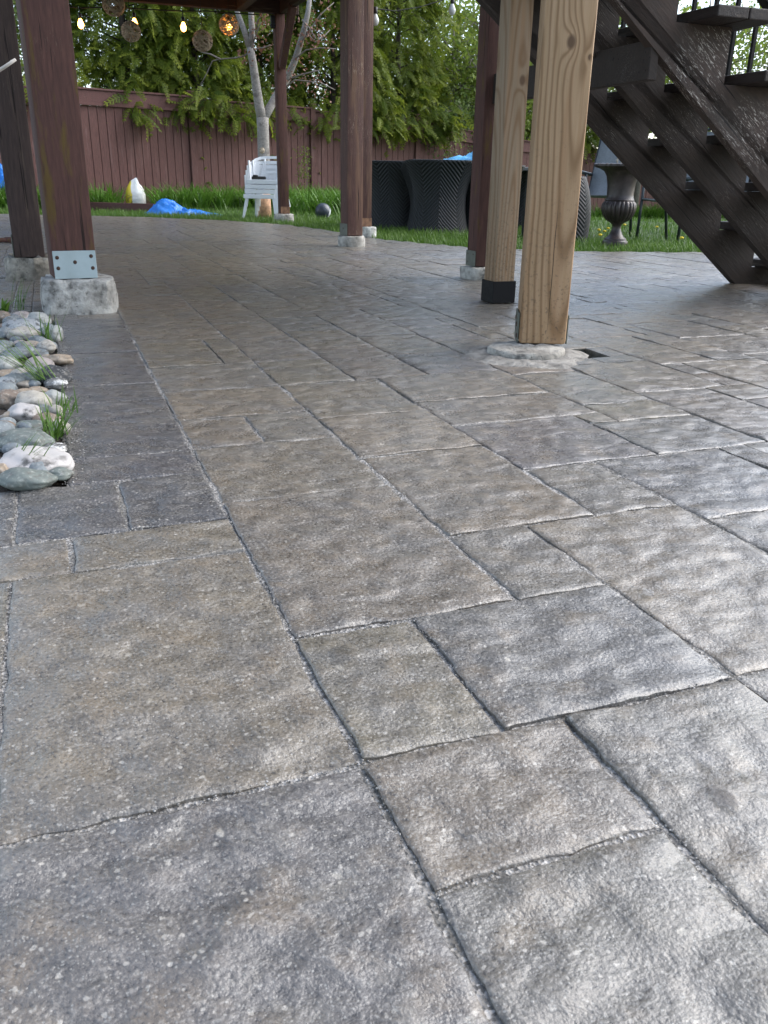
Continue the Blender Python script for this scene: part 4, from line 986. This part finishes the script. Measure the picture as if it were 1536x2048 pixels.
sling_chair(Vector((2.62, 8.2, 0)), R(-55), 'grey sling chair mostly hidden by the stairs', .92)
sling_chair(Vector((3.55, 9.2, 0)), R(-20), 'grey sling chair glimpsed through the gaps between stair treads', 1.0)

# ---- urn
gu = G(1229, 491); ku = 157/ppm(Vector((gu.x, gu.y, .3)))
ur = empty('urn', (gu.x, gu.y, GZ), 0, 'dark brown cast urn planter with fluted bowl on the grass', 'urn')
t = NT('urn_iron'); n = t.noise(scale=18, detail=6); M['urn'] = t.fin(t.ramp(n, [(.3, (.018, .013, .012)), (.6, (.040, .029, .027)), (.8, (.09, .07, .066))]), .42, t.bump(n, .4, .004), 0, .5)
Z = lambda y: (491-y)/157*ku-GZ*.4
X_ = lambda w_: w_/2/157*ku
m = MB(); m.box((0, 0, Z(491)-.0), (X_(46)*2, X_(46)*2, .03), Matrix.Rotation(R(18), 4, 'Z'), .004)
prof = [(X_(50), 487), (X_(52), 482), (X_(50), 478), (X_(44), 476), (X_(43), 473), (X_(34), 470), (X_(24), 464), (X_(18), 456), (X_(17), 450), (X_(20), 446), (X_(30), 442)]
m.lathe([(r_, Z(y)) for r_, y in prof], 40); m.build('pedestal', M['urn'], ur, 'auto')
m = MB(); pf_ = [(30, 442), (46, 438), (60, 430), (68, 420), (69, 412), (66, 406), (58, 402)]
m.lathe([(X_(r_), Z(y)) for r_, y in pf_], 96, lambda i, a, r_, z: (r_*(1-.045*(1 if 0 < i < 6 else 0)*(abs(math.sin(a*11))**.6 < .55 and 1 or 0)-.05*(abs(math.cos(a*11))**3)*(1 if 0 < i < 6 else .2)), 0)); m.build('bowl', M['urn'], ur, 'auto', label='fluted bowl')
m = MB(); pf_ = [(56, 402), (58, 400), (54, 397), (52, 390), (54, 372), (61, 356), (72, 347), (92, 342), (107, 340), (111, 338), (111, 334.5), (104, 333), (76, 336), (62, 345), (40, 350), (8, 350)]
m.lathe([(X_(r_), Z(y)) for r_, y in pf_], 72, lambda i, a, r_, z: (r_*(1+(.018*math.sin(a*30) if 8 <= i <= 11 else 0)), (.003*math.sin(a*30) if 9 <= i <= 11 else 0))); m.build('neck_and_rim', M['urn'], ur, 'auto')
m = MB(); m.lathe([(X_(4), Z(346)), (X_(60), Z(346))], 24); m.build('potting_soil', M['soil'], ur)
tw_ = empty('dried_plant', (gu.x, gu.y, GZ+Z(346)), 0, 'thin pale bare stems growing out of the urn', 'plant')
for k in range(9):
    a = rng.uniform(0, 6.28); q = rng.uniform(.02, .11); hgt = rng.uniform(.10, .27); m = MB()
    m.tube([(q*math.cos(a), q*math.sin(a), -.005), (q*1.2*math.cos(a)+.01, q*1.2*math.sin(a), hgt*.5), (q*1.25*math.cos(a), q*1.3*math.sin(a), hgt)], [.006, .005, .003], 5)
    for j in range(3): s0 = Vector((q*1.15*math.cos(a), q*1.15*math.sin(a), hgt*(.2+.2*j))); m.tube([s0, s0+Vector((rng.gauss(0, .025), rng.gauss(0, .025), .02))], [.003, .002], 4)
    m.build('stem', simple('pale_stem', (.42, .39, .32), .7) if k == 0 else bpy.data.materials['pale_stem'], tw_, True)
# dandelions
M['yellow'] = simple('dandelion_yellow', (.75, .55, .02), .7)
d0 = None
for k in range(16):
    x = rng.uniform(1.45, 3.2); y = rng.uniform(7.2, 10.5); e = empty('dandelion', (x, y, gz(x, y)), 0, 'small yellow dandelion dotting the lawn by the urn', 'flower', 'dandelions in the lawn')
    if d0 is None:
        m = MB(); m.tube([(0, 0, 0), (.01, 0, .08)], .003, 5); s0 = m.build('stem', M['grass'], e)
        m = MB(); m.lathe([(.004, .078), (.016, .084), (.018, .092), (.006, .097)], 12); h0 = m.build('flower_head', M['yellow'], e, True); d0 = (s0, h0)
    else:
        for q in d0: c = q.copy(); col.objects.link(c); c.parent = e
# weed in front of the fence
wd = Vector((-1.55, 16.35, 0)); e = empty('climbing_weed', (wd.x, wd.y, gz(wd.x, wd.y)), 0, 'thin tall weed growing up in front of the fence right of the slender post', 'plant')
m = MB(); m.tube([(0, 0, 0), (.05, -.02, .5), (.02, 0, 1.0)], [.006, .005, .002], 5); m.tube([(0.02, 0, .1), (-.14, 0, .6)], [.005, .002], 5); m.build('stem', M['twig'], e)
n = 260; pos = np.stack([.03+nr.normal(0, .05, n)-.1*(nr.random(n) < .35), nr.normal(0, .04, n), nr.uniform(.12, 1.0, n)], 1); d = nr.normal(0, 1, (n, 3)); d /= np.linalg.norm(d, axis=1, keepdims=True)
V, Fc, T = stamp(*LT, pos, *basis(d, nr.normal(0, 1, (n, 3))), nr.uniform(.03, .055, n), nr.random(n)); np_mesh('leaves', V, Fc, M['leaf'], e, T)
# pipe on the patio left
a, b = G(-90, 486), G(46, 485); m = MB(); m.tube([(a.x, a.y, .018), (b.x, b.y, .018)], .016, 8); c = a.lerp(b, .8); m.tube([(c.x-.03, c.y, .018), (c.x+.03, c.y, .018)], .022, 8)
tag(m.build('pipe', M['red'], None, True), 'thin red brown pipe lying on the paving at the left edge', 'pipe')

# ================================================================== HANGING LIGHTS
t = NT('lit_bulb'); t.b.inputs['Emission Color'].default_value = (1, .40, .07, 1); t.b.inputs['Emission Strength'].default_value = 9; M['lit'] = t.fin((.9, .5, .2), .3)
t = NT('clear_bulb'); M['clear'] = t.fin((.55, .56, .55), .12, None, 0, .6)
M['cable'] = simple('black_cable', (.012, .011, .010), .6)
vb = toUV(g4)[1]-.07
def ray_v(px, py, V):
    d = ray(px, py); D1 = Vector((-SY, CY, 0)); o = Vector((0, 0, H)); tt = V/(d.dot(D1)); return o+d*tt
def bulb(parent, p, lit, s=1.0, org=Vector((0, 0, 0))):
    q = p-org
    m = MB(); m.lathe([(.010, .03), (.017, .028), (.017, -.012), (.013, -.02)], 12, None, q); sk = m.build('bulb_socket', M['blackp'], parent, True)
    m = MB(); m.lathe([(.012, -.02), (.018, -.035), (.029, -.06), (.030, -.075), (.020, -.098), (.006, -.106)], 14, None, q); m.build('bulb', M['lit'] if lit else M['clear'], parent, True)
cb = ray_v(300, 14, vb); sl_ = empty('string_light', tuple(cb), 0, 'string of warm lit bulbs hanging under the far deck beam', 'string light')
line = [(100, 8), (160, 16), (215, 14), (268, 17), (320, 20), (366, 22), (415, 22), (460, 26), (520, 30)]
m = MB(); m.tube([ray_v(a, b, vb)-cb for a, b in line], .006, 6); m.build('cable', M['cable'], sl_, True)
for (a, b) in ((160, 33), (268, 32), (366, 40)):
    p = ray_v(a, b, vb); bulb(sl_, p, True, org=cb); m = MB(); m.tube([ray_v(a-1, {160: 16, 268: 17, 366: 22}[a], vb)-cb, p-cb+Vector((0, 0, .028))], .005, 6); m.build('drop_cord', M['cable'], sl_, True)
cb2 = ray_v(745, 5, 7.4); sl2 = empty('string_light', tuple(cb2), 0, 'string of unlit bulbs strung right of the worn middle post', 'string light')
m = MB(); pts = [(690, -40), (725, 2), (750, 17), (790, 22), (840, 14), (905, -6), (980, -40)]; m.tube([ray_v(a, b, 7.4)-cb2 for a, b in pts], .004, 6); m.build('cable', M['cable'], sl2, True)
bulb(sl2, ray_v(751, 22, 7.4), False, org=cb2); bulb(sl2, ray_v(905, 2, 7.4), False, org=cb2)
t = NT('wicker_ball'); M['ballw'] = t.fin(t.ramp(t.noise(scale=40), [(.3, (.22, .17, .12)), (.7, (.40, .33, .25))]), .8)
for (a, b, r_, lit, lb) in ((227, 8, .105, False, 'woven twig ball lantern nearest the left post, partly above the beam edge'), (262, 63, .092, False, 'round woven twig ball lantern below the second lit bulb'), (405, 82, .098, False, 'lowest hanging woven twig ball lantern'), (458, 50, .098, True, 'woven twig ball lantern with a glowing bulb inside')):
    c = ray_v(a, b, vb-.16); e = empty('ball_lantern', tuple(c), 0, lb, 'lantern', 'woven ball lanterns under the deck')
    m = MB(); g_ = random.Random(a)
    for k in range(32):                                                   # loops of twine wound round the ball
        ax = Vector((g_.gauss(0, .5), g_.gauss(0, .5), g_.gauss(0, 1))).normalized(); o1 = ax.orthogonal().normalized(); o2 = ax.cross(o1); h_ = g_.uniform(-.8, .8); q = math.sqrt(1-h_*h_)
        m.tube([(ax*h_+(o1*math.cos(x)+o2*math.sin(x))*q)*r_*g_.uniform(.98, 1.02) for x in [2*math.pi*i/20 for i in range(21)]], .0045, 4, False)
    m.build('twine', M['ballw'], e, True)
    m = MB(); m.tube([(0, 0, r_*.98), (0, 0, max(.03, DECKZ+.145-c.z))], .003, 5); m.build('cord', M['cable'], e)
    if lit: bulb(e, Vector((0, 0, .05)), True)

# ================================================================== RIVER STONES
def stone_mat(name, a, b, sp, scale=30, thr=.6, rough=.7):
    t = NT(name); n = t.noise(scale=scale, detail=6, rough=.65); big = t.noise(scale=scale*.25, detail=3)
    c = t.mix(t.rng(big, .35, .65), tuple(q*.66 for q in a), tuple(q*.72 for q in b)); c = t.mix(t.rng(n, thr, thr+.06, 0, .85), c, sp)
    c = t.mix(t.rng(t.noise(scale=scale*5, detail=3), .52, .72, 0, .4), c, (.50, .49, .45)); c = t.mix(t.rng(t.noise(scale=scale*2.2, detail=5), .52, .68, 0, .6), c, (.075, .068, .058))
    return t.fin(c, rough, t.bump(t.math('ADD', n, t.math('MULTIPLY', t.noise(scale=scale*6), .3)), .5, .004), 0, .45)
SM = {'brown': ((.22, .165, .125), (.30, .24, .19), (.10, .08, .06)), 'pink': ((.40, .34, .32), (.48, .43, .40), (.22, .17, .16)), 'pale': ((.38, .40, .38), (.50, .50, .46), (.16, .17, .16)),
      'slate': ((.19, .225, .245), (.25, .28, .29), (.10, .12, .13)), 'speck': ((.36, .39, .41), (.46, .48, .48), (.07, .08, .09)), 'cream': ((.46, .42, .35), (.54, .51, .45), (.28, .22, .16)),
      'tan': ((.36, .30, .23), (.44, .38, .31), (.20, .14, .09)), 'orange': ((.38, .28, .19), (.45, .37, .28), (.20, .12, .07)), 'charcoal': ((.035, .038, .042), (.055, .058, .062), (.13, .13, .13)),
      'bw': ((.06, .06, .06), (.30, .30, .29), (.62, .62, .60)), 'green': ((.15, .18, .165), (.20, .23, .21), (.09, .11, .10)), 'white': ((.56, .54, .52), (.62, .58, .56), (.045, .045, .045))}
SMM = {k: stone_mat('stone_'+k, *v, scale={'speck': 45, 'bw': 60, 'white': 16}.get(k, 28), thr={'speck': .54, 'bw': .52, 'white': .585}.get(k, .62)) for k, v in SM.items()}
ST = [(30, 345, 130, 120, 'brown', 'two-tone brown and cream cobble at the back left of the rock bed'), (205, 335, 150, 90, 'pink', 'pinkish cobble at the back edge of the rock bed'), (365, 370, 170, 145, 'pale', 'pale greenish grey cobble nearest the concrete footing'),
      (120, 352, 110, 80, 'slate', 'small slate grey cobble behind the cream stone'), (215, 452, 330, 170, 'speck', 'broad light grey speckled stone behind the cream cobble'), (225, 508, 240, 150, 'cream', 'smooth cream cobble in the back rows'),
      (45, 505, 130, 125, 'slate', 'round blue grey cobble left of the cream one'), (500, 500, 150, 165, 'pale', 'upright pale stone among grass on the paver side'), (20, 435, 80, 60, 'brown', 'small brown pebble at the photo edge above the blue grey cobble'),
      (40, 612, 140, 115, 'slate', 'dull slate cobble at the left edge below the blue grey one'), (165, 607, 150, 85, 'pink', 'flat pinkish cream stone under the cream cobble'), (300, 617, 150, 100, 'tan', 'tan rounded stone in the middle of the back rows'),
      (430, 622, 150, 130, 'cream', 'cracked cream stone behind the orange tan pebble'), (190, 685, 280, 120, 'slate', 'long grey stone lying crosswise in the middle rows'), (345, 685, 170, 90, 'slate', 'mauve grey flat stone beside the long grey one'),
      (560, 742, 200, 105, 'orange', 'orange tan pebble sticking out over the pavers'), (430, 722, 100, 65, 'tan', 'small tan pebble tucked behind the orange tan one'), (60, 785, 220, 160, 'pale', 'large pale grey stone at the left edge behind long grass'),
      (370, 792, 240, 150, 'pink', 'pinkish beige stone behind the charcoal cobble'), (500, 892, 270, 180, 'charcoal', 'charcoal black rounded cobble at the paver edge'), (515, 968, 180, 115, 'bw', 'black and white mottled stone in front of the charcoal cobble'),
      (200, 885, 180, 140, 'cream', 'whitish tan stone beneath the long grass blades'), (65, 875, 170, 75, 'orange', 'thin brown orange stone at the left edge'), (60, 962, 180, 135, 'speck', 'grey lichen-spotted stone at the left edge'),
      (245, 978, 150, 85, 'tan', 'tan wedge stone behind the beige speckled boulder'), (350, 1025, 150, 70, 'orange', 'peach sliver of stone above the beige speckled boulder'), (75, 1120, 225, 215, 'brown', 'angular grey brown fractured stone at the left edge'),
      (215, 1055, 150, 95, 'orange', 'peach coloured stone behind the beige speckled boulder'), (310, 1140, 265, 230, 'cream', 'large beige speckled boulder in the middle of the rock bed'), (495, 1105, 190, 155, 'pale', 'grey white stone right of the beige speckled boulder'),
      (228, 1242, 245, 185, 'white', 'white egg shaped stone with a dark lichen dot'), (515, 1222, 135, 120, 'cream', 'cream green stone beside the small grass tuft'), (80, 1285, 135, 115, 'tan', 'brown cream stone left of the white egg shaped one'),
      (50, 1375, 205, 135, 'brown', 'grey brown cobble at the left edge above the flat green stone'), (265, 1372, 245, 115, 'green', 'grey green stone below the white egg shaped one'), (430, 1290, 200, 85, 'brown', 'brown stone half buried behind the big grass tuft'),
      (560, 1372, 150, 140, 'cream', 'cream stone inside the big grass tuft'), (225, 1492, 425, 145, 'green', 'long flat green grey stone behind the big white boulder'), (495, 1568, 210, 95, 'bw', 'small black and white speckled stone by the big white boulder'),
      (70, 1570, 185, 90, 'slate', 'grey stone wedged left behind the big white boulder'), (330, 1690, 560, 270, 'white', 'big pinkish white boulder with black lichen'), (255, 1850, 410, 135, 'green', 'dark blue green stone at the very front of the rock bed'),
      (22, 1805, 105, 220, 'orange', 'upright orange tan stone at the left edge in front'), (545, 1805, 225, 120, 'green', 'flat grey green stone at the front corner by the pavers')]
for i, (zx, zy, zw, zh, mt, lb) in enumerate(ST):
    px, py, pw, ph_ = zx*.2148, 560+zy*.2148, zw*.2148, zh*.2148
    p = G(px, py+ph_*.30); k = ppm(Vector((p.x, p.y, .03))); wdt, hgt = pw/k*1.17, ph_/k*1.12
    ang = math.atan2(H, p.y); hz = max(hgt*.92, wdt*.42)*(.88 if i != 40 else .8); p = G(px, py, hz*.42)
    m = MB(); m.ico((0, 0, 0), .5, 4)
    for v in m.bm.verts:
        c = v.co.normalized(); q = 1+.22*mnoise.noise(c*1.3+Vector((i*3.1, 0, 0)))+.06*mnoise.noise(c*3.2+Vector((i, 7, 0)))+.018*mnoise.noise(c*9+Vector((i, 7, 0)))
        if mt in ('bw', 'brown'): q -= .10*abs(mnoise.noise(c*2.1+Vector((0, i, 3))))
        v.co = c*.5*q
    for v in m.bm.verts: v.co = Vector((v.co.x*wdt*1.04, v.co.y*wdt*rng.uniform(.9, .9), v.co.z*hz*1.05))
    o = m.build('river_stone', SMM[mt], None, True); o.location = (p.x, p.y, max(hz*.36, p.z)); o.rotation_euler = (rng.uniform(-.15, .15), rng.uniform(-.12, .12), rng.uniform(-.5, .5))
    tag(o, lb, 'stone', 'river stones edging the patio')
# out-of-frame filler keeps the bed full to the left: pebbles as one mass
m = MB()
for k in range(260):
    u_, v_ = rng.uniform(-1.1, -.035), rng.uniform(1.42, 3.12); q = W(u_, v_, .012); s = rng.uniform(.012, .030)
    m.ico(q, s, 2, (1.2, rng.uniform(.8, 1.2), .7), Matrix.Rotation(rng.uniform(0, 3), 4, 'Z'))
tag(m.build('pebble_fill', SMM['slate'], None, True), 'small pebbles filling the gaps of the rock bed', 'pebbles', None, 'stuff')
# grass tufts among the stones
def tuft(px, py, n, L, lean, az0, spread, label, zb=.0, wd=.0034):
    p = G(px, py); g = np.random.default_rng(int(px*7+py)); e_pos = np.stack([g.normal(0, .012, n), g.normal(0, .012, n), np.zeros(n)], 1)
    V, Fc, T = strap(e_pos, az0+g.normal(0, spread, n), L*g.uniform(.55, 1.1, n), np.full(n, wd), np.clip(g.normal(lean, .2, n), .05, 1.2), g.uniform(.05, .35, n), g, 5)
    o = np_mesh('grass_tuft', V, Fc, M['grass'], None, T); o.location = (p.x, p.y, zb); tag(o, label, 'grass', 'grass tufts among the stones')
tuft(108, 880, 46, .082, .55, R(60), 1.3, 'bushy green grass tuft beside the big white boulder', .005)
tuft(92, 775, 20, .17, .75, R(165), .30, 'tuft of long grass blades leaning left over the stones', .02)
tuft(125, 832, 22, .07, .4, R(80), 1.2, 'small grass tuft at the paver edge by the cream green stone', .005)
tuft(100, 690, 20, .12, .35, R(60), 1.2, 'grass tuft beside the upright pale stone', .01, .0035)
tuft(40, 625, 10, .16, .3, R(110), .6, 'sparse tall grass blades at the back of the rock bed', .01, .003)
tuft(40, 950, 12, .07, .8, R(20), .5, 'few short grass blades in front of the big white boulder', .02, .004)
tuft(5, 632, 14, .07, .5, R(30), 1.4, 'broad leaved clump at the back left of the rock bed', .01, .016)
# bare shrub left of frame; one twig reaches into view
p0 = W(-1.2, 2.2, .0); tp_ = at(31, 119, 1.9); sh = empty('bare_shrub', tuple(p0), 0, 'bare shrub at the left whose pale twig tip reaches into view', 'shrub')
m = MB(); m.tube([(0, 0, -.01), Vector((.02, -.1, .45)), Vector((.15, -.2, .70)), at(-60, 175, 1.92)-p0, at(8, 135, 1.9)-p0, tp_-p0], [.012, .010, .007, .0045, .0035, .003], 7)
m.tube([(0.01, -.05, .2), (-.2, .1, .7), (-.3, .2, .95)], [.008, .005, .002], 6); m.tube([(0.015, -.08, .35), (.0, .2, .9)], [.007, .002], 6); m.tube([at(18, 128, 1.9)-p0, at(24, 121, 1.9)-p0], [.003, .002], 5)
m.build('branch', simple('pale_twig', (.45, .41, .37), .7), sh, True)
